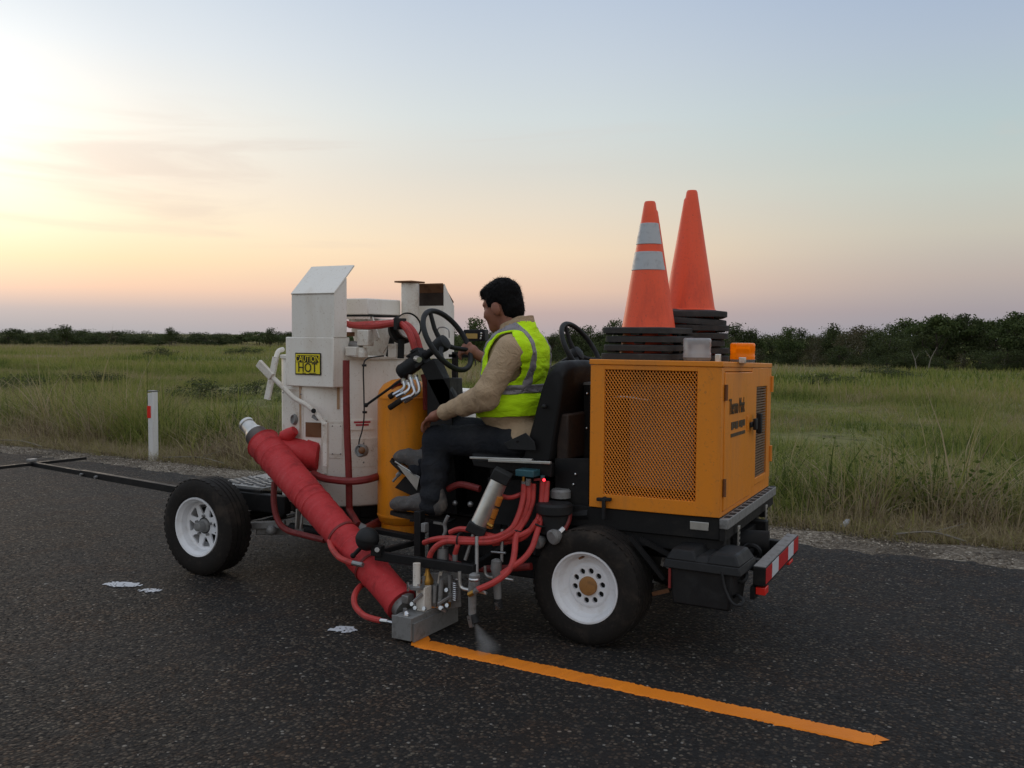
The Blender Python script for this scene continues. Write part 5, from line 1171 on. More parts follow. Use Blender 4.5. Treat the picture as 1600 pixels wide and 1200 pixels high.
# black splash guard over the rear wheel and stays
part('mud_guard', MB().tube(curve([(-2.36, 4.47, .40), (-2.30, 4.47, .60), (-2.05, 4.47, .655)], 5), .03, 6), 'black_plastic')
part('stay', MB().bar((-1.786, 4.400, 0.579), (-1.607, 4.420, 0.377), .03, .02), 'black_steel'); part('stay', MB().bar((-1.749, 4.440, 0.563), (-1.589, 4.460, 0.492), .03, .02), 'black_steel'); part('stay', MB().bar((-1.678, 4.450, 0.284), (-1.589, 4.450, 0.317), .02, .02), 'rusty')
# battery box
b0, b1 = V3((-1.551, 4.330, 0.245)), V3((-1.244, 4.330, 0.493)); bz0, bz1, bz2 = (-1.402, 4.330, 0.283)[2], (-1.405, 4.330, 0.475)[2], (-1.407, 4.330, 0.560)[2]
bb = part('battery_box', MB().hexa([(b0[0] + .015, 4.34, bz0), (b1[0] - .005, 4.34, bz0), (b1[0] - .005, 4.58, bz0), (b0[0] + .015, 4.58, bz0), (b0[0], 4.33, bz1), (b1[0] + .015, 4.33, bz1), (b1[0] + .015, 4.60, bz1), (b0[0], 4.60, bz1)]), 'black_plastic', .012)
lx0, lx1 = b0[0] - .03, b1[0] + .055
mb = MB(); mb.hexa([(lx0, 4.315, bz1 - .012), (lx1, 4.315, bz1 - .012), (lx1, 4.615, bz1 - .012), (lx0, 4.615, bz1 - .012), (lx0 + .012, 4.325, bz1 + .035), (lx1 - .012, 4.325, bz1 + .035), (lx1 - .012, 4.605, bz1 + .035), (lx0 + .012, 4.605, bz1 + .035)])
part('box_lid', mb, 'black_plastic', .008, parent=bb)
w3 = (lx1 - lx0)
for a, b, t_ in ((.08, .40, .085), (.42, .58, .062), (.60, .93, .085)):
    x0_, x1_ = lx0 + w3 * a, lx0 + w3 * b
    part('lid_hump', MB().hexa([(x0_ - .02, 4.322, bz1 + .03), (x1_ + .02, 4.322, bz1 + .03), (x1_ + .02, 4.60, bz1 + .03), (x0_ - .02, 4.60, bz1 + .03), (x0_ + .01, 4.345, bz1 + t_), (x1_ - .01, 4.345, bz1 + t_), (x1_ - .01, 4.57, bz1 + t_), (x0_ + .01, 4.57, bz1 + t_)]), 'black_plastic', .010, parent=bb)
part('strap', MB().box((b0[0] + .0, 4.322, bz0 + .08), (b0[0] + .012, 4.33, bz1 - .01)), 'red_hose_dark', parent=bb)
part('cable', MB().tube(curve([(-1.282, 4.320, 0.481), (-1.262, 4.310, 0.403), (-1.223, 4.300, 0.343), (-1.183, 4.300, 0.337), (-1.177, 4.320, 0.357), (-1.216, 4.360, 0.366), (-1.252, 4.400, 0.339)], 7), .007, 8), 'black_plastic', parent=bb)
part('cable', MB().tube(curve([(-1.249, 4.450, 0.416), (-1.218, 4.450, 0.411), (-1.205, 4.470, 0.430), (-1.217, 4.500, 0.451)], 6), .011, 8), 'black_plastic', parent=bb)
# bumper with marker tape
q0, q1 = V3((-1.118, 4.500, 0.476)), V3((-1.135, 5.274, 0.493)); 
bx = q0[0]; bt = q0[2]; bd_ = unit(V3((q1[0] - q0[0], q1[1] - q0[1], q1[2] - q0[2]))); bl = np.linalg.norm(q1 - q0)
def bp(f, dx, dz): return q0 + bd_ * bl * f + V3((dx, 0, dz))
def bbx(f0, f1, x0, x1, z0, z1): return MB().hexa([bp(f0, x0, z0), bp(f0, x1, z0), bp(f1, x1, z0), bp(f1, x0, z0), bp(f0, x0, z1), bp(f0, x1, z1), bp(f1, x1, z1), bp(f1, x0, z1)])
bum = part('bumper', bbx(0, 1, -.062, 0, -.090, .004), 'black_steel', .004)
part('bumper_top', bbx(.005, .998, -.060, -.002, .0045, .008), 'cast_grey', parent=bum)
for k, (f0, f1) in enumerate(((0, .17), (.17, .36), (.36, .66), (.66, .84), (.84, 1.0))): part('marker_tape', bbx(f0 + .002, f1 - .002, .0005, .002, -.076, .0), 'tape_white' if k % 2 else 'tape_red', parent=bum)
part('tail_light', bbx(.01, .10, -.05, -.002, -.135, -.0985), 'reflector_red', .003, parent=bum); part('light_bracket', bbx(.0, .12, -.075, -.052, -.16, -.0985), 'black_steel', parent=bum); part('tail_light', bbx(.72, .84, -.03, .0, -.115, -.0985), 'reflector_red', .003, parent=bum)
for f in (.22, .80):
    e = bp(f, -.063, -.03); part('bumper_arm', MB().bar(e, e + V3((-.55, 0, .02)), .05, .06), 'black_steel', .004)
part('tow_eye', MB().torus(bp(.5, -.16, -.03), (0, 1, 0), .04, .014, 24, 8).bar(bp(.35, -.20, -.03), bp(.65, -.20, -.03), .04, .05), 'black_steel')
part('muffler', MB().cyl((-1.75, 5.0, .45), (-1.25, 5.1, .47), .07, n=18), 'black_steel')
# beacons on the lid
def beacon(c, r, h, mat, nm):
    c = V3(c); o = part(nm, MB().lathe([(.012, r), (.022, r * .985), (h * .30, r), (h * .34, r * .97), (h * .56, r * .97), (h * .60, r), (h * .82, r * .985), (h * .90, r * 1.0), (h * .94, r * .97), (h * .985, r * .93), (h, r * .8), (h, .001)], c, (0, 0, 1), 36), mat)
    part('beacon_base', MB().lathe([(-.004, r * .95), (.012, r * 1.02), (.014, r * .9), (.014, .001)], c, (0, 0, 1), 30), 'cast_grey', parent=o)
    part('beacon_lamp', MB().cyl(c + V3((0, 0, .014)), c + V3((0, 0, h * .7)), r * .45, r * .4, 16), 'aluminium' if 'clear' in mat else 'bronze_orange', parent=o); return o
beacon((-1.536, 4.660, 1.485), .072, .112, 'clear_lens', 'warning_beacon')['label'] = 'clear warning beacon beside the cones'
beacon((-1.379, 4.950, 1.472), .066, .100, 'amber_lens', 'warning_beacon')['label'] = 'amber warning beacon on the housing lid'
part('lid_clip', MB().obox((-1.412, 4.620, 1.494), (.014, 0, 0), (0, .01, 0), (0, 0, .022)), 'aluminium', .003); part('lid_clip', MB().obox((-1.351, 4.850, 1.481), (.018, 0, 0), (0, .01, 0), (0, 0, .016)), 'aluminium', .003)

# ---- seats
def seat(y0, y1, near):
    ym = (y0 + y1) / 2
    s = part('seat', MB().hexa([(-2.78, y0, .860), (-2.36, y0, .860), (-2.36, y1, .860), (-2.78, y1, .860), (-2.80, y0 + .01, .945), (-2.36, y0 + .01, .925), (-2.36, y1 - .01, .925), (-2.80, y1 - .01, .945)]), 'seat_vinyl', .03, seg=4)
    # padded backrest: side outline swept across the width, rounded at the top
    prof = [(-2.475, .90), (-2.385, 1.20), (-2.335, 1.36), (-2.305, 1.43), (-2.265, 1.468), (-2.215, 1.468), (-2.19, 1.43), (-2.205, 1.30), (-2.27, .93), (-2.36, .87)]
    mb = MB(); n = 10; vs = []
    for i in range(n + 1):
        f = i / n; e = 1 - .09 * abs(2 * f - 1) ** 6; ed = abs(2 * f - 1) ** 8
        for (x, z) in prof: vs.append((x + (-2.30 - x) * .15 * ed, y0 + (y1 - y0) * f, .90 + (z - .90) * e))
    m = len(prof); fs = [(i * m + j, i * m + (j + 1) % m, (i + 1) * m + (j + 1) % m, (i + 1) * m + j) for i in range(n) for j in range(m)] + [tuple(range(m)), tuple(n * m + k for k in reversed(range(m)))]
    part('backrest', mb.add(vs, fs, True), 'seat_vinyl', .012, parent=s, angle=60)
    part('seat_shell', MB().box((-2.262, y0 + .04, .93), (-2.19, y1 - .04, 1.18)), 'dark_brown', .01, parent=s)
    if near:
        part('hinge_plate', MB().prism([(-2.547, 4.420, 1.010), (-2.410, 4.420, 1.075), (-2.355, 4.420, 1.029), (-2.346, 4.420, 0.981), (-2.518, 4.420, 0.977)], (0, -.008, 0)), 'black_plastic', .003, parent=s)
        part('bolt', MB().ball((-2.307, 4.430, 1.222), .014, 10, 6), 'black_plastic', parent=s)
        part('armrest_pivot', MB().ball((-2.460, 4.410, 1.027), .008, 8, 6), 'dark_hole', parent=s)
    return s
seat(4.45, 4.90, True); seat(5.15, 5.60, False)
part('seat_rail', MB().bar((-2.729, 4.360, 0.922), (-2.337, 4.360, 0.938), .02, .012), 'aluminium', .002); part('seat_rail', MB().bar((-2.591, 4.330, 0.920), (-2.210, 4.330, 0.935), .02, .014), 'aluminium', .002)
part('seat_base', MB().hexa([(-2.733, 4.400, 0.871), (-2.221, 4.360, 0.853), (-2.420, 4.900, 0.789), (-2.813, 4.900, 0.821), (-2.746, 4.400, 0.906), (-2.222, 4.360, 0.928), (-2.421, 4.900, 0.865), (-2.813, 4.900, 0.860)]), 'black_steel', .004)
part('seat_suspension', MB().box((-2.72, 4.55, .80), (-2.40, 4.80, .86)), 'black_plastic', .01); part('seat_post', MB().box((-2.70, 4.5, .535), (-2.3, 4.9, .795)), 'dark_hole')
part('seat_post', MB().box((-2.70, 5.2, .535), (-2.3, 5.55, .86)), 'black_steel')

# ---- steering columns
def steering(c, near):
    c = V3(c); ph = R(31); n_ = V3((math.cos(ph), 0, math.sin(ph))); t_ = V3((-math.sin(ph), 0, math.cos(ph))); yv = V3((0, 1, 0)); Rr = .205
    s = part('steering_wheel', MB().torus(c, n_, Rr, .0165, 56, 12), 'black_plastic')
    hub = c - n_ * .045
    for a in (R(100), R(220), R(340)):
        e = c + (t_ * math.sin(a) + yv * math.cos(a)) * Rr; part('spoke', MB().tube([hub, (hub + e) / 2 - n_ * .012, e], [.017, .014, .013], 10), 'black_plastic', parent=s)
    part('hub', MB().lathe([(-.075, .03), (-.07, .045), (-.02, .052), (.004, .046), (.012, .03), (.014, .001)], c - n_ * .02, n_, 24), 'black_plastic', parent=s)
    part('column', MB().tube([hub - n_ * .03, hub - n_ * .20], [.022, .026], 14), 'black_steel', parent=s)
    if near:
        a = hub - n_ * .18; b = hub - n_ * .335
        part('steering_valve', MB().obox(a, n_ * .035, t_ * .045, yv * .045).tube([a, b], [.050, .050], 18).tube([b, b - n_ * .02], [.052, .046], 18), 'black_plastic', parent=s)
        part('valve_cap', MB().tube([a + t_ * .05 - yv * .02, a + t_ * .065 - yv * .02], [.03, .03], 12).obox(a + t_ * .055 + n_ * -.02, n_ * .05, t_ * .006, yv * .03), 'black_plastic', parent=s)
        part('port_nut', MB().cyl((-3.271, 4.600, 1.460), (-3.226, 4.570, 1.454), .018, n=8), 'aluminium', parent=s)
        for p in ([(-3.328, 4.620, 1.350), (-3.294, 4.600, 1.297), (-3.266, 4.580, 1.260), (-3.287, 4.570, 1.232), (-3.346, 4.560, 1.207)], [(-3.285, 4.620, 1.351), (-3.247, 4.600, 1.294), (-3.245, 4.590, 1.256), (-3.289, 4.580, 1.224), (-3.334, 4.570, 1.196)], [(-3.366, 4.600, 1.326), (-3.349, 4.590, 1.288), (-3.371, 4.580, 1.260), (-3.416, 4.570, 1.235)], [(-3.340, 4.610, 1.318), (-3.318, 4.600, 1.280), (-3.342, 4.580, 1.249), (-3.392, 4.570, 1.224)]):
            part('hydraulic_pipe', MB().tube(curve(p, 5), .010, 10), 'bright_steel', parent=s)
            part('pipe_nut', MB().cyl(p[-2], p[-1], .0135, n=8), 'bright_steel', parent=s); part('pipe_nut', MB().cyl(V3(p[0]) + V3((0, 0, .01)), V3(p[0]) - V3((0, 0, .02)), .0135, n=8), 'bright_steel', parent=s)
        for p in ([(-3.346, 4.560, 1.211), (-3.394, 4.560, 1.182), (-3.438, 4.560, 1.156)], [(-3.416, 4.570, 1.239), (-3.445, 4.570, 1.222)]): part('rubber_hose', MB().tube(p, .018, 12), 'rubber', parent=s)
    return s
SW = (-3.084, 4.660, 1.572)
steering(SW, True); steering((-2.543, 5.400, 1.505), False)
part('steering_stand', MB().hexa([(-3.097, 4.620, 1.156), (-2.961, 4.620, 1.163), (-3.053, 4.800, 1.147), (-3.170, 4.800, 1.141), (-3.257, 4.620, 1.414), (-3.163, 4.620, 1.462), (-3.166, 4.720, 1.460), (-3.260, 4.720, 1.419)]), 'black_steel', .004)
part('steering_stand', MB().box((-2.80, 5.3, .6), (-2.70, 5.45, 1.25)), 'black_steel')
part('control_rod', MB().cyl((-3.589, 4.520, 1.168), (-3.371, 4.620, 1.340), .008, n=8), 'black_steel'); part('rod_joint', MB().ball((-3.581, 4.510, 1.169), .014, 10, 6), 'black_steel')
part('sight_hose', MB().tube(curve([(-3.498, 4.660, 1.263), (-3.464, 4.680, 1.296), (-3.390, 4.700, 1.337)], 4), .02, 8), 'red_hose_dark'); hose([(-3.298, 4.720, 1.359), (-3.284, 4.720, 1.300), (-3.292, 4.740, 1.140)], .02, 'red_hose_dark')
# console
con = part('console', MB().hexa([(-3.170, 4.980, 1.565), (-3.013, 4.980, 1.567), (-3.045, 5.080, 1.566), (-3.190, 5.080, 1.565), (-3.175, 4.980, 1.638), (-3.018, 4.980, 1.639), (-3.050, 5.080, 1.640), (-3.195, 5.080, 1.639)]), 'black_plastic', .004)
part('console_screen', MB().hexa([(-3.152, 4.975, 1.582), (-3.067, 4.975, 1.582), (-3.069, 4.978, 1.582), (-3.154, 4.978, 1.582), (-3.153, 4.975, 1.614), (-3.067, 4.975, 1.614), (-3.069, 4.978, 1.614), (-3.154, 4.978, 1.614)]), 'screen_amber', parent=con)
for c in ((-3.037, 4.972, 1.615), (-3.037, 4.972, 1.599), (-3.041, 4.972, 1.584)): part('console_button', MB().ball(c, .007, 8, 6), 'aluminium', parent=con)
part('console_post', MB().bar((-3.250, 5.000, 1.495), (-3.249, 5.000, 1.240), .03, .03).bar((-3.289, 5.000, 1.470), (-3.086, 5.000, 1.473), .03, .02), 'black_steel')
part('wire_loop', MB().tube(curve([(-3.316, 4.900, 1.609), (-3.312, 4.900, 1.645), (-3.268, 4.900, 1.651), (-3.234, 4.900, 1.633), (-3.229, 4.900, 1.585)], 5), .004, 6), 'grey_steel')
part('side_cabinet', MB().box((-3.0, 5.1, .6), (-2.85, 5.3, 1.33)), 'cast_grey')
# foot controls
pd = part('pedal', MB().hexa([(-3.359, 4.500, 0.835), (-3.175, 4.500, 0.745), (-3.222, 4.600, 0.728), (-3.404, 4.600, 0.820), (-3.354, 4.500, 0.843), (-3.170, 4.500, 0.760), (-3.217, 4.600, 0.744), (-3.399, 4.600, 0.828)]), 'aluminium', .002)
part('pedal_side', MB().prism([(-3.326, 4.495, 0.818), (-3.167, 4.495, 0.754), (-3.185, 4.495, 0.679)], (0, -.006, 0)), 'aluminium', parent=pd)
part('pedal_box', MB().prism([(-3.369, 4.520, 0.675), (-3.297, 4.520, 0.748), (-3.166, 4.520, 0.701), (-3.189, 4.520, 0.622)], (0, .07, 0)), 'black_steel', parent=pd)
part('pedal_pin', MB().cyl((-3.368, 4.500, 0.717), (-3.320, 4.500, 0.764), .008, n=8).cyl((-3.335, 4.500, 0.755), (-3.316, 4.500, 0.772), .014, n=8), 'cast_grey', parent=pd)
part('foot_plate', MB().hexa([(-3.143, 4.360, 0.519), (-2.877, 4.360, 0.532), (-2.929, 4.520, 0.522), (-3.188, 4.520, 0.506), (-3.143, 4.360, 0.530), (-2.877, 4.360, 0.543), (-2.929, 4.520, 0.533), (-3.188, 4.520, 0.517)]), 'black_steel')

# ================================================================ things on the machine
gc = ((-3.680, 4.800, 0.868)[0] + .180, 4.80); g0, g1, g2 = (-3.386, 4.630, 0.339)[2], (-3.387, 4.630, 0.403)[2], (-3.388, 4.630, 1.269)[2]
GC = thing('gas_cylinder', (gc[0], gc[1], g0), 'tall yellow gas cylinder standing between the white tank and the driver', 'gas cylinder')
Rg = .172; o3 = (gc[0], gc[1], 0)
MB().lathe([(g1 - .02, .04), (g1 - .01, Rg * .75), (g1 + .015, Rg * .93), (g1 + .05, Rg), (g1 + .052, Rg + .003), (g1 + .062, Rg + .003), (g1 + .064, Rg), (g2 - .07, Rg), (g2 - .068, Rg + .003), (g2 - .058, Rg + .003), (g2 - .056, Rg), (g2 - .02, Rg * .95), (g2 + .02, Rg * .78), (g2 + .045, Rg * .5), (g2 + .055, .04), (g2 + .055, .001)], o3, (0, 0, 1), 64).build('cylinder_body', 'yellow_paint', GC)
MB().lathe([(g0, Rg * .82), (g0, Rg * .86), (g1 + .0, Rg * .86), (g1 + .006, Rg * .8)], o3, (0, 0, 1), 48).build('foot_ring', 'yellow_paint', GC)
MB().lathe([(g2 + .04, .02), (g2 + .05, .028), (g2 + .09, .028), (g2 + .10, .016), (g2 + .12, .03), (g2 + .13, .03), (g2 + .13, .001)], o3, (0, 0, 1), 18).build('valve', 'brass', GC)
MB().ball((-3.612, 4.720, 1.114), .014, 10, 8).build('relief_plug', 'brass', GC)

# traffic cones: two stacks on the lid
CONE_H = .72; BASE = .40
def cone_parts(root, x, y, z, rot, bands, warp=.0):
    ca, sa = math.cos(rot), math.sin(rot)
    def W(p): return (x + p[0] * ca - p[1] * sa, y + p[0] * sa + p[1] * ca, z + p[2] + warp * (p[0] * .5 + p[1] * .2) - abs(warp) * 3.2 * (p[0] ** 2 + p[1] ** 2) * (1 + .5 * math.sin(7 * p[0] + z * 60)))
    b = BASE / 2; mb = MB(); k = .055; out = []
    for cx_, cy_, s in ((1, 1, 0), (-1, 1, 1), (-1, -1, 2), (1, -1, 3)):
        a0 = s * math.pi / 2
        for q in range(4): a = a0 + q * math.pi / 6; out.append((cx_ * (b - k) + k * math.cos(a), cy_ * (b - k) + k * math.sin(a)))
    inn = [(.142 * math.cos(math.atan2(v, u)), .142 * math.sin(math.atan2(v, u))) for u, v in out]; n = len(out)
    vs = []
    for ring, zz in ((out, .003), (out, .030), ([(u * .985, v * .985) for u, v in out], .034), (inn, .037), (inn, .003)): vs += [W((u, v, zz)) for u, v in ring]
    fs = [(r * n + i, r * n + (i + 1) % n, (r + 1) % 5 * n + (i + 1) % n, (r + 1) % 5 * n + i) for r in range(5) for i in range(n)]
    mb.add(vs, fs)
    for u, v in ((b - .05, b - .05), (-b + .05, b - .05), (-b + .05, -b + .05), (b - .05, -b + .05), (0, b - .04), (0, -b + .04), (b - .04, 0), (-b + .04, 0)):
        c = V3(W((u, v, .001))); mb.obox(c, (.024 * ca, .024 * sa, 0), (-.024 * sa, .024 * ca, 0), (0, 0, .008))
    mb.build('base', 'cone_base', root)
    def rad(h): return .148 + (.030 - .148) * h / CONE_H
    body = MB().lathe([(.030, .150), (.036, rad(.03))] + [(h, rad(h)) for h in np.linspace(.05, CONE_H - .01, 12)] + [(CONE_H, rad(CONE_H) - .004), (CONE_H, .02), (CONE_H - .05, .018)], W((0, 0, 0)), (warp * -.0, 0, 1), 44).build('cone_body', 'cone_orange', root)
    for h0, h1 in bands:
        MB().lathe([(h0, rad(h0) + .0008), (h0 + .002, rad(h0) + .003), (h1 - .002, rad(h1) + .003), (h1, rad(h1) + .0008)], W((0, 0, 0)), (0, 0, 1), 44).build('reflective_band', 'reflect_grey', body)
def stack(base, n, pitch, rot, topbands, labels, group, warps):
    x, y, z = base
    for k in range(n):
        top = k == n - 1; zz = z + pitch * k
        o = thing('traffic_cone', (x, y, zz), labels[0] if top else labels[1] % ('lowest', 'second lowest', 'third lowest', 'fourth lowest', 'fifth lowest', 'sixth lowest')[k], 'traffic cone', group)
        j = .012 * math.sin(k * 2.1 + n)
        if top: cone_parts(o, x, y, zz, rot + .05 * math.sin(k * 1.7), topbands, warps[k])
        else: cone_parts(o, x + j, y + j * .6, zz, rot + .06 * math.sin(k * 1.7), (), warps[k])
c1 = V3((-1.862, 4.800, 1.497)); lidz = hp(.3, .3, HH)[2]
stack((c1[0], c1[1], lidz + .004), 4, .0465, R(2), ((.345, .445), (.485, .600)), ('striped traffic cone with two silver bands, on top of the front stack', '%s cone of the front stack, nested, only its black base showing'), 'front cone stack', (0, 0, 0, 0))
c2 = V3((-1.768, 5.220, 1.533)); lidz2 = hp(.25, .75, HH)[2]
stack((c2[0], c2[1], lidz2 + .004), 7, .044, R(24), (), ('plain orange traffic cone without bands, on top of the rear stack', '%s cone of the rear stack, nested, only its black base showing'), 'rear cone stack', (0, 0, .02, -.02, -.03, -.06, -.09))

# ================================================================ the driver
PN = thing('person', (-2.6, 4.67, .93), 'person in a yellow-green safety vest and beige shirt driving the machine', 'person')
# joints
NECK = V3((-2.632, 4.670, 1.637)); PEL = V3((-2.56, 4.67, 1.03)); CH = V3((-2.618, 4.670, 1.427)); BEL = V3((-2.654, 4.670, 1.203))
LSH, LEL, LWR = V3((-2.536, 4.465, 1.519)), V3((-2.652, 4.380, 1.270)), V3((-2.952, 4.430, 1.164))
RSH, REL, RWR = V3((-2.634, 4.870, 1.532)), V3((-2.72, 4.98, 1.30)), V3((-2.994, 4.880, 1.476))
LHIP, LKN, LAN = V3((-2.576, 4.580, 1.000)), V3((-3.043, 4.500, 0.986)), V3((-3.030, 4.430, 0.665))
RHIP, RKN, RAN = V3((-2.57, 4.78, .99)), V3((-3.080, 4.700, 1.027)), V3((-3.199, 4.580, 0.814))
HC = V3((-2.714, 4.670, 1.781))                                  # middle of the head
tl = R(14); turn = R(4)
F_ = V3((-math.cos(tl) * math.cos(turn), math.sin(turn) * math.cos(tl), -math.sin(tl))); F_ = unit(F_)
L_ = unit(V3((-math.sin(turn), -math.cos(turn), 0))); U_ = unit(np.cross(F_, L_) * -1); U_ = U_ if U_[2] > 0 else -U_
L_ = unit(np.cross(U_, F_)); L_ = L_ if L_[1] < 0 else -L_
AX = [F_, L_, U_]
def H(f, l, u): return HC + F_ * f + L_ * l + U_ * u
S = Sdf((-3.6, 4.2, .45), (-2.2, 5.15, 2.02), .0065)
# head
S.ell(H(-.008, 0, .028), (.112, .086, .112), AX, .0)
S.ell(H(.045, 0, -.060), (.066, .066, .080), AX, .03)
S.cone(H(.074, -.012, -.118), H(.074, .012, -.118), .030, .030, .025)
S.ell(H(.088, 0, .020), (.022, .060, .020), AX, .02)                          # brow
for s in (-1, 1):
    S.ell(H(.074, s * .042, -.042), (.030, .030, .034), AX, .02)               # cheeks
    S.ell(H(.10, s * .016, -.050), (.014, .012, .010), AX, .008)               # nostril wings
    S.ell(H(-.012, s * .090, -.030), (.030, .012, .038), AX, .006)             # ears
    S.ell(H(-.002, s * .086, -.012), (.02, .010, .02), AX, .006)
S.cone(H(.100, 0, .000), H(.124, 0, -.040), .010, .0165, .012)                 # nose
S.ell(H(.106, 0, -.080), (.012, .026, .008), AX, .008); S.ell(H(.102, 0, -.094), (.012, .022, .008), AX, .008)
S.cone(H(-.035, 0, -.07), NECK + V3((0, 0, -.03)), .066, .075, .04)
# trunk and limbs (under the clothes)
S.ell(CH, (.13, .18, .19), None, .05); S.ell(BEL, (.15, .17, .16), None, .06); S.ell(PEL, (.14, .165, .10), None, .06)
for a, b, c, r in ((LSH, LEL, LWR, (.058, .046, .030)), (RSH, REL, RWR, (.058, .046, .030))):
    S.cone(a, b, r[0], r[1], .03); S.cone(b, c, r[1], r[2], .02)
for a, b, c in ((LHIP, LKN, LAN), (RHIP, RKN, RAN)):
    S.cone(a, b, .080, .056, .04); S.cone(b, c, .056, .040, .02); S.cone(c, c + V3((-.10, 0, -.045)), .036, .028, .02)
# hands: palm, four curled fingers, thumb
def hand(wr, palm_c, dirs, side, up, thumb):
    """palm ellipsoid plus finger chains; dirs: successive directions of the finger joints"""
    d = unit(palm_c - wr); sd = unit(side); S.cone(wr, palm_c, .029, .031, .015)
    S.cone(palm_c - sd * .022, palm_c + sd * .022, .020, .020, .015); kn = palm_c + d * .032
    S.cone(kn - sd * .030, kn + sd * .028, .0145, .0145, .012)
    for i, (o, ln) in enumerate(((-.031, .86), (-.011, 1.0), (.010, .95), (.030, .76))):
        p = kn + sd * o
        for dj, lj in zip(dirs, (.046, .030, .024)):
            q = p + unit(dj) * lj * ln; S.cone(p, q, .0098, .0085, .003); p = q
    p = palm_c - sd * .026 - d * .02
    for dj, lj in zip(thumb, (.038, .032, .026)):
        q = p + unit(dj) * lj; S.cone(p, q, .0125, .0095, .006); p = q
lp = V3((-3.033, 4.445, 1.130)); dl = unit(lp - LWR)
hand(LWR, lp, ((-.75, .05, -.65), (-.35, .05, -.95), (.05, .05, -1)), (.0, 1, .1), None, ((-.6, .6, -.3), (-.75, .25, -.5), (-.6, .1, -.8)))
rp = V3((-3.032, 4.860, 1.504))
hand(RWR, rp, ((-.9, -.1, -.1), (-.5, -.1, -.85), (.5, -.05, -.85)), (-.1, -.45, -.9), None, ((-.75, -.4, .4), (-.8, -.5, .0), (-.5, -.6, -.5)))
S.build('body', 'skin', PN, 1)
for s in (-1, 1): MB().ball(H(.089, s * .034, -.004), .0135, 12, 8).build('eye', 'hair', PN)
# hair
S = Sdf(HC - .17, HC + .17, .0052)
S.ell(H(-.016, 0, .042), (.118, .097, .112), AX, .0); S.ell(H(-.066, 0, -.03), (.068, .080, .095), AX, .02); S.ell(H(.060, 0, .088), (.058, .075, .036), AX, .03)
S.cone(H(.085, -.03, .082), H(.115, .01, .056), .020, .010, .02)
g = S.grid(); P = np.stack(g, -1); q = (P - HC) @ np.array(AX).T; f, l, u = q[..., 0], q[..., 1], q[..., 2]
ns = vnoise(P * 55, 4, 2); S.V += (.006 * ns + .004 * vnoise(P * np.array([160, 160, 60]), 6, 1)).astype(np.float32)
cut = np.minimum(np.minimum(f - .052, .056 + .35 * (f - .1) - u), .2)                      # face opening
cut2 = np.minimum(f + .045, -.012 - u)                                                    # below the temples, round the ears
cut3 = -.118 - u                                                                          # nape
S.V = np.maximum(S.V, np.maximum(np.maximum(cut, cut2), cut3).astype(np.float32)).astype(np.float32)
hair_o = S.build('hair', 'hair', PN, 0)
# short strands lying over the hair mass, so that its edge breaks up
hm = hair_o.data; off = np.array(PN.location); hco = np.array([v.co[:] for v in hm.vertices]) + off; hno = np.array([v.normal[:] for v in hm.vertices])
pick = rng.choice(len(hco), 4200); base_ = hco[pick] - hno[pick] * .003
q = (base_ - HC) @ np.array(AX).T
flow = F_ * np.clip(q[:, :1] * 9 + .35, -.3, 1.) + (-U_) * np.clip(.9 - q[:, 2:] * 8, .1, 1.2); flow = flow - hno[pick] * np.sum(flow * hno[pick], 1)[:, None]
dv = hno[pick] * rng.uniform(.05, .38, (4200, 1)) + flow + .30 * rng.standard_normal((4200, 3)); dv /= np.linalg.norm(dv, axis=1)[:, None]
sd_ = np.cross(dv, rng.standard_normal((4200, 3))); sd_ /= np.linalg.norm(sd_, axis=1)[:, None]; ln = rng.uniform(.010, .024, (4200, 1))
co = np.stack([base_ - sd_ * .0011, base_ + sd_ * .0011, base_ + dv * ln + sd_ * .0002, base_ + dv * ln - sd_ * .0002], 1).reshape(-1, 3) - off
ho = bpy.data.objects.new('hair_strands', quads_mesh('hair_strands', co, np.arange(len(co)).reshape(-1, 4), None, 'hair')); COL.objects.link(ho); ho.parent = hair_o; tag(ho, kind='stuff')

# shirt: loose trunk and sleeves with folds
def trunk(S, g, k=.05):
    S.ell(CH, (.158 + g, .205 + g, .200 + g), None, .0); S.ell(CH + V3((.05, 0, .06)), (.11 + g, .20 + g, .13 + g), None, .05)
    S.ell(BEL, (.185 + g, .205 + g, .170 + g), None, .06); S.ell(PEL + V3((0, 0, -.01)), (.17 + g, .195 + g, .105 + g), None, .05)
    S.cone(LSH + V3((0, .035, .0)), RSH + V3((0, -.035, 0)), .082 + g, .082 + g, .05); S.cone(NECK + V3((.02, 0, -.055)), NECK + V3((.03, 0, .005)), .11 + g, .080 + g, .05)
    return S
def wrinkle(S, amp, sc, seed, stretch=(1, 1, 1), calm=None):
    P = np.stack(S.grid(), -1); m = np.abs(S.V) < .05
    if calm is not None: amp = amp * np.clip(.12 + (calm - P[m][:, 1]) / .08, .12, 1) * np.clip((1.535 - P[m][:, 2]) / .10 + .15, .15, 1)
    if m.any():
        Q = P[m] * sc * np.array(stretch); Q = Q + .9 * vnoise(Q * .8, seed + 3, 1)[:, None]
        S.V[m] += (amp * (.55 * vnoise(Q, seed, 2) + .75 * (.16 - np.abs(vnoise(Q * 1.15 + 3.3, seed + 7, 2))))).astype(np.float32)
S = Sdf((-3.2, 4.22, .85), (-2.2, 5.15, 1.80), .0075)
trunk(S, .0)
S.cone(LSH, LEL + V3((.02, 0, .02)), .086, .072, .04); S.cone(LEL, LWR + (LEL - LWR) * .12, .068, .044, .03); S.cone(LWR + (LEL - LWR) * .18, LWR + (LEL - LWR) * .04, .046, .050, .010)
S.cone(LEL + V3((.035, 0, -.035)), LEL + (LWR - LEL) * .5 + V3((0, 0, -.03)), .045, .04, .03)
S.cone(RSH, REL, .086, .070, .04); S.cone(REL, RWR + (REL - RWR) * .25, .070, .050, .03)
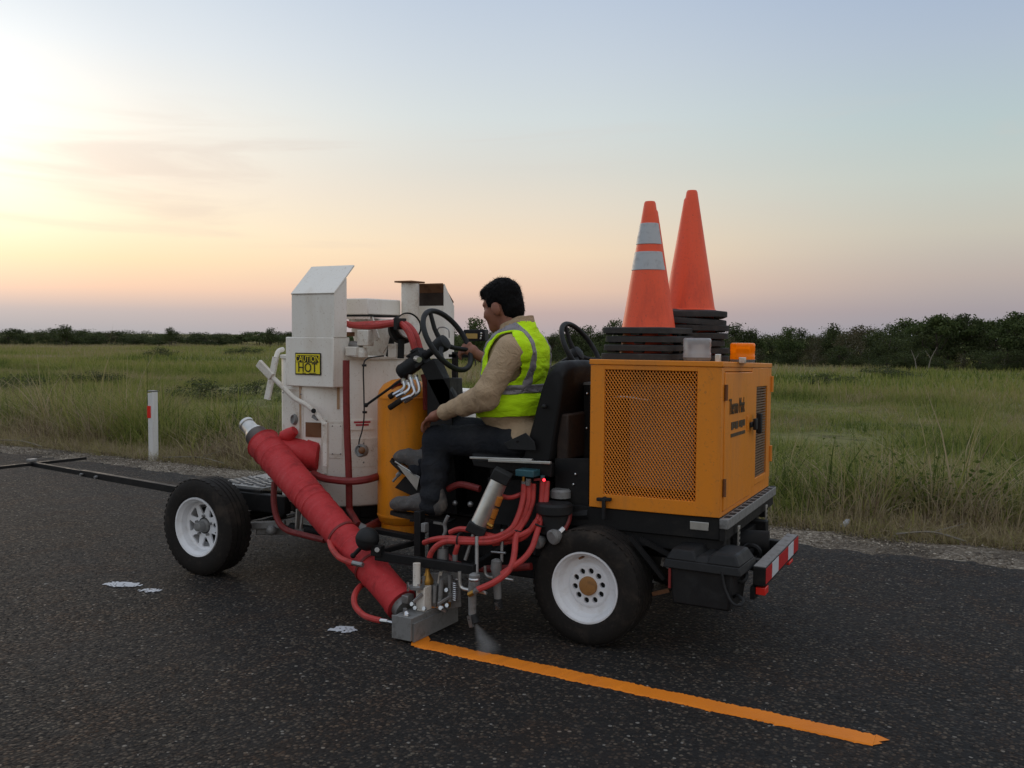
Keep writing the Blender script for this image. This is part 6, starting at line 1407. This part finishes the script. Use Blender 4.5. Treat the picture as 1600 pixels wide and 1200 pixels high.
# sleeve folds: rings that bunch towards elbow and cuff
P = np.stack(S.grid(), -1); ab = LWR - LEL; tt = ((P - LEL) @ ab) / (ab @ ab); near = np.exp(-((np.linalg.norm(P - (LEL + np.clip(tt, 0, 1)[..., None] * ab), axis=-1)) / .09) ** 2)
S.V += (near * .0035 * np.sin(tt * 22 + 3 * vnoise(P * 9, 9, 2))).astype(np.float32)
ab = LEL - LSH; tt = ((P - LSH) @ ab) / (ab @ ab); near = np.exp(-((np.linalg.norm(P - (LSH + np.clip(tt, 0, 1)[..., None] * ab), axis=-1)) / .10) ** 2) * np.clip(tt, 0, 1)
S.V += (near * .004 * np.sin(tt * 18 + 4 * vnoise(P * 7, 12, 2))).astype(np.float32)
wrinkle(S, .017, 10, 17, (1, 1, .8), 4.50)
S.build('shirt', 'cloth_shirt', PN, 1)
# shirt collar
mb = MB(); vs, fs = [], []; n = 30
for i in range(n + 1):
    a = R(38) + (2 * math.pi - R(76)) * i / n; c = NECK + V3((.022, 0, .004))
    d = V3((-math.cos(a), -math.sin(a), 0)); tiltz = .040 * -d[0] * -1
    for (r, z) in ((.082, .0), (.088, .045), (.094, .046), (.106, -.008), (.098, -.012)):
        vs.append(c + d * r * (1.05 if d[0] < 0 else 1.0) + V3((0, 0, z + d[0] * .032)))
for i in range(n):
    for j in range(4): fs.append((i * 5 + j, i * 5 + j + 1, (i + 1) * 5 + j + 1, (i + 1) * 5 + j))
mb.add(vs, fs, True).build('collar', 'cloth_shirt', PN, angle=70)

# safety vest: shell over the trunk, cut at armholes, neck, front and hem; reflective bands sit on it
def vest_field(g, h=.0065):
    S = Sdf((-2.95, 4.30, .95), (-2.2, 5.05, 1.76), h); trunk(S, g); wrinkle(S, .024, 10, 23, (.7, .7, 1.7)); return S
HEM = (-2.627, 4.500, 1.142)[2]
def vest_cuts(S, P):
    cut = HEM - P[..., 2] + .05 * (P[..., 0] + 2.65)                                      # hem, a little lower behind
    for sh, sgn in ((LSH, -1), (RSH, 1)):
        c = sh + V3((-.045, 0, -.035)); e = np.sqrt(((P[..., 0] - c[0]) / .112) ** 2 + ((P[..., 2] - c[2]) / .150) ** 2)
        hole = np.where((P[..., 1] - sh[1]) * sgn > -.055, (1 - e) * .1, -.05); cut = np.maximum(cut, hole)
    c = NECK + V3((-.02, 0, .03)); cut = np.maximum(cut, .118 - np.linalg.norm((P - c) * np.array([.85, 1, .75]), axis=-1))
    return cut
S = vest_field(.022); P = np.stack(S.grid(), -1); cut = vest_cuts(S, P)
inner = S.V + .012; V0 = S.V.copy()
S.V = np.maximum(np.maximum(V0, -inner), cut).astype(np.float32); vest = S.build('safety_vest', 'cloth_vest', PN, 1)
S2 = vest_field(.0265); V1 = S2.V.copy(); yc = CH[1]
ZB = (-2.546, 4.500, 1.300)[2]; strap = [np.maximum(np.abs(P[..., 1] - (yc + s)) - .026, ZB - P[..., 2]) for s in (-.118, .118)]
bandz = np.abs(P[..., 2] - ZB - .05 * (P[..., 0] + 2.55)) - .027
for nm, m in (('shoulder_stripe', strap[0]), ('shoulder_stripe', strap[1]), ('waist_stripe', bandz)):
    S2.V = np.maximum.reduce([V1, -(V1 + .008), cut, m]).astype(np.float32); S2.build(nm, 'cloth_reflective', vest, 1)

# trousers
S = Sdf((-3.45, 4.25, .48), (-2.3, 5.05, 1.20), .0085)
S.ell(PEL + V3((0, 0, -.03)), (.165, .19, .10), None, .0)
for a, b, c in ((LHIP, LKN, LAN), (RHIP, RKN, RAN)):
    S.cone(a, b, .104, .084, .05); S.cone(b, b + (c - b) * .5, .084, .078, .03); S.cone(b + (c - b) * .5, c + (c - b) * .10, .078, .074, .02)
    ab = c - b; P = np.stack(S.grid(), -1); tt = ((P - b) @ ab) / (ab @ ab); nr = np.exp(-((np.linalg.norm(P - (b + np.clip(tt, 0, 1.1)[..., None] * ab), axis=-1)) / .1) ** 2) * np.clip(tt, 0, 1.1)
    S.V += (nr * .011 * np.sin(tt * 24 + 3 * vnoise(P * 8, 31, 2))).astype(np.float32)
wrinkle(S, .013, 10, 41)
S.build('trousers', 'cloth_denim', PN, 1)
# boots
def boot(an, toe, heel, nm):
    S = Sdf(np.minimum(np.minimum(an, toe), heel) - .11, np.maximum(np.maximum(an, toe), heel) + .12, .006)
    S.cone(an + V3((.01, 0, .05)), heel + V3((0, 0, .035)), .056, .050, .03); S.cone(heel + V3((-.02, 0, .025)), toe + V3((.05, 0, .012)), .046, .042, .03); S.ell(toe, (.062, .050, .040), None, .03)
    mid = (toe + heel) / 2; S.ell(toe + V3((.005, 0, .012)), (.050, .047, .036), None, .008); S.cone(heel + V3((-.03, 0, .06)), mid + V3((0, 0, .045)), .048, .044, .03); wrinkle(S, .012, 24, 51)
    o = S.build(nm, 'boot_leather', PN, 1)
    d = unit(toe - heel); u = unit(np.cross(np.cross(d, (0, 0, 1)), d)); s = np.cross(d, u); n = 18; mb = MB(); outl = []
    Lh = np.linalg.norm(toe - heel)
    for i in range(n):
        a = 2 * math.pi * i / n; x = math.cos(a); w = .047 * (1.08 if x > 0 else .9) * abs(math.sin(a)) ** .75 * (1 if math.sin(a) >= 0 else -1)
        outl.append((heel + toe) / 2 + d * (x * (Lh / 2 + .058)) + s * w - u * .046)
    mb.prism(outl, -u * .020 if u[2] > 0 else u * .020); mb.build('sole', 'rubber', o)
boot(LAN, V3((-3.254, 4.410, 0.602)), V3((-2.985, 4.430, 0.583)), 'boot')
boot(RAN, V3((-3.334, 4.550, 0.862)), V3((-3.182, 4.570, 0.766)), 'boot')

# ================================================================ paint mist from the near gun
t = NT('mist_volume'); t.n.remove(t.b); pv = t.n.new('ShaderNodeVolumePrincipled'); pv.inputs['Color'].default_value = (.96, .95, .94, 1)
a, b = V3((-2.480, 4.020, 0.111)), V3((-2.330, 3.917, 0.020)); dm = unit(b - a)
def vm(op, x, y):
    n = t.n.new('ShaderNodeVectorMath'); n.operation = op
    for sck, v in zip(n.inputs, (x, y)):
        if v is None: continue
        if isinstance(v, (tuple, np.ndarray)): sck.default_value = tuple(v)
        else: t.l.new(v, sck)
    return n
rel = vm('SUBTRACT', t.obj, tuple(a)).outputs[0]; al = vm('DOT_PRODUCT', rel, tuple(dm)).outputs['Value']
rl = vm('LENGTH', rel, None).outputs['Value']; perp = t.math('SQRT', t.math('MAXIMUM', t.math('SUBTRACT', t.math('MULTIPLY', rl, rl), t.math('MULTIPLY', al, al)), 0.))
ratio = t.math('DIVIDE', perp, t.math('ADD', t.math('MULTIPLY', al, .34), .012))                    # 0 on the axis, 1 at the edge of the fan
edge_ = t.rng(ratio, .25, 1., 1., 0., 'SMOOTHSTEP')
dens = t.math('MULTIPLY', t.math('MULTIPLY', edge_, t.rng(t.noise(22, 4, .65), .3, .7, .35, 1.)), t.math('DIVIDE', 1.15, t.math('ADD', al, .05)))
t.l.new(dens, pv.inputs['Density']); t.l.new(pv.outputs[0], t.n['Material Output'].inputs['Volume'])
m = MB().tube([a, a + (b - a) * .35, a + (b - a) * .7, b], [.014, .042, .072, .098], 22).build('spray_mist', 'mist_volume'); tag(m, 'faint pale spray mist falling from the near spray gun', 'mist', kind='stuff')

for o in bpy.data.objects:
    if '_base' in o: del o['_base']
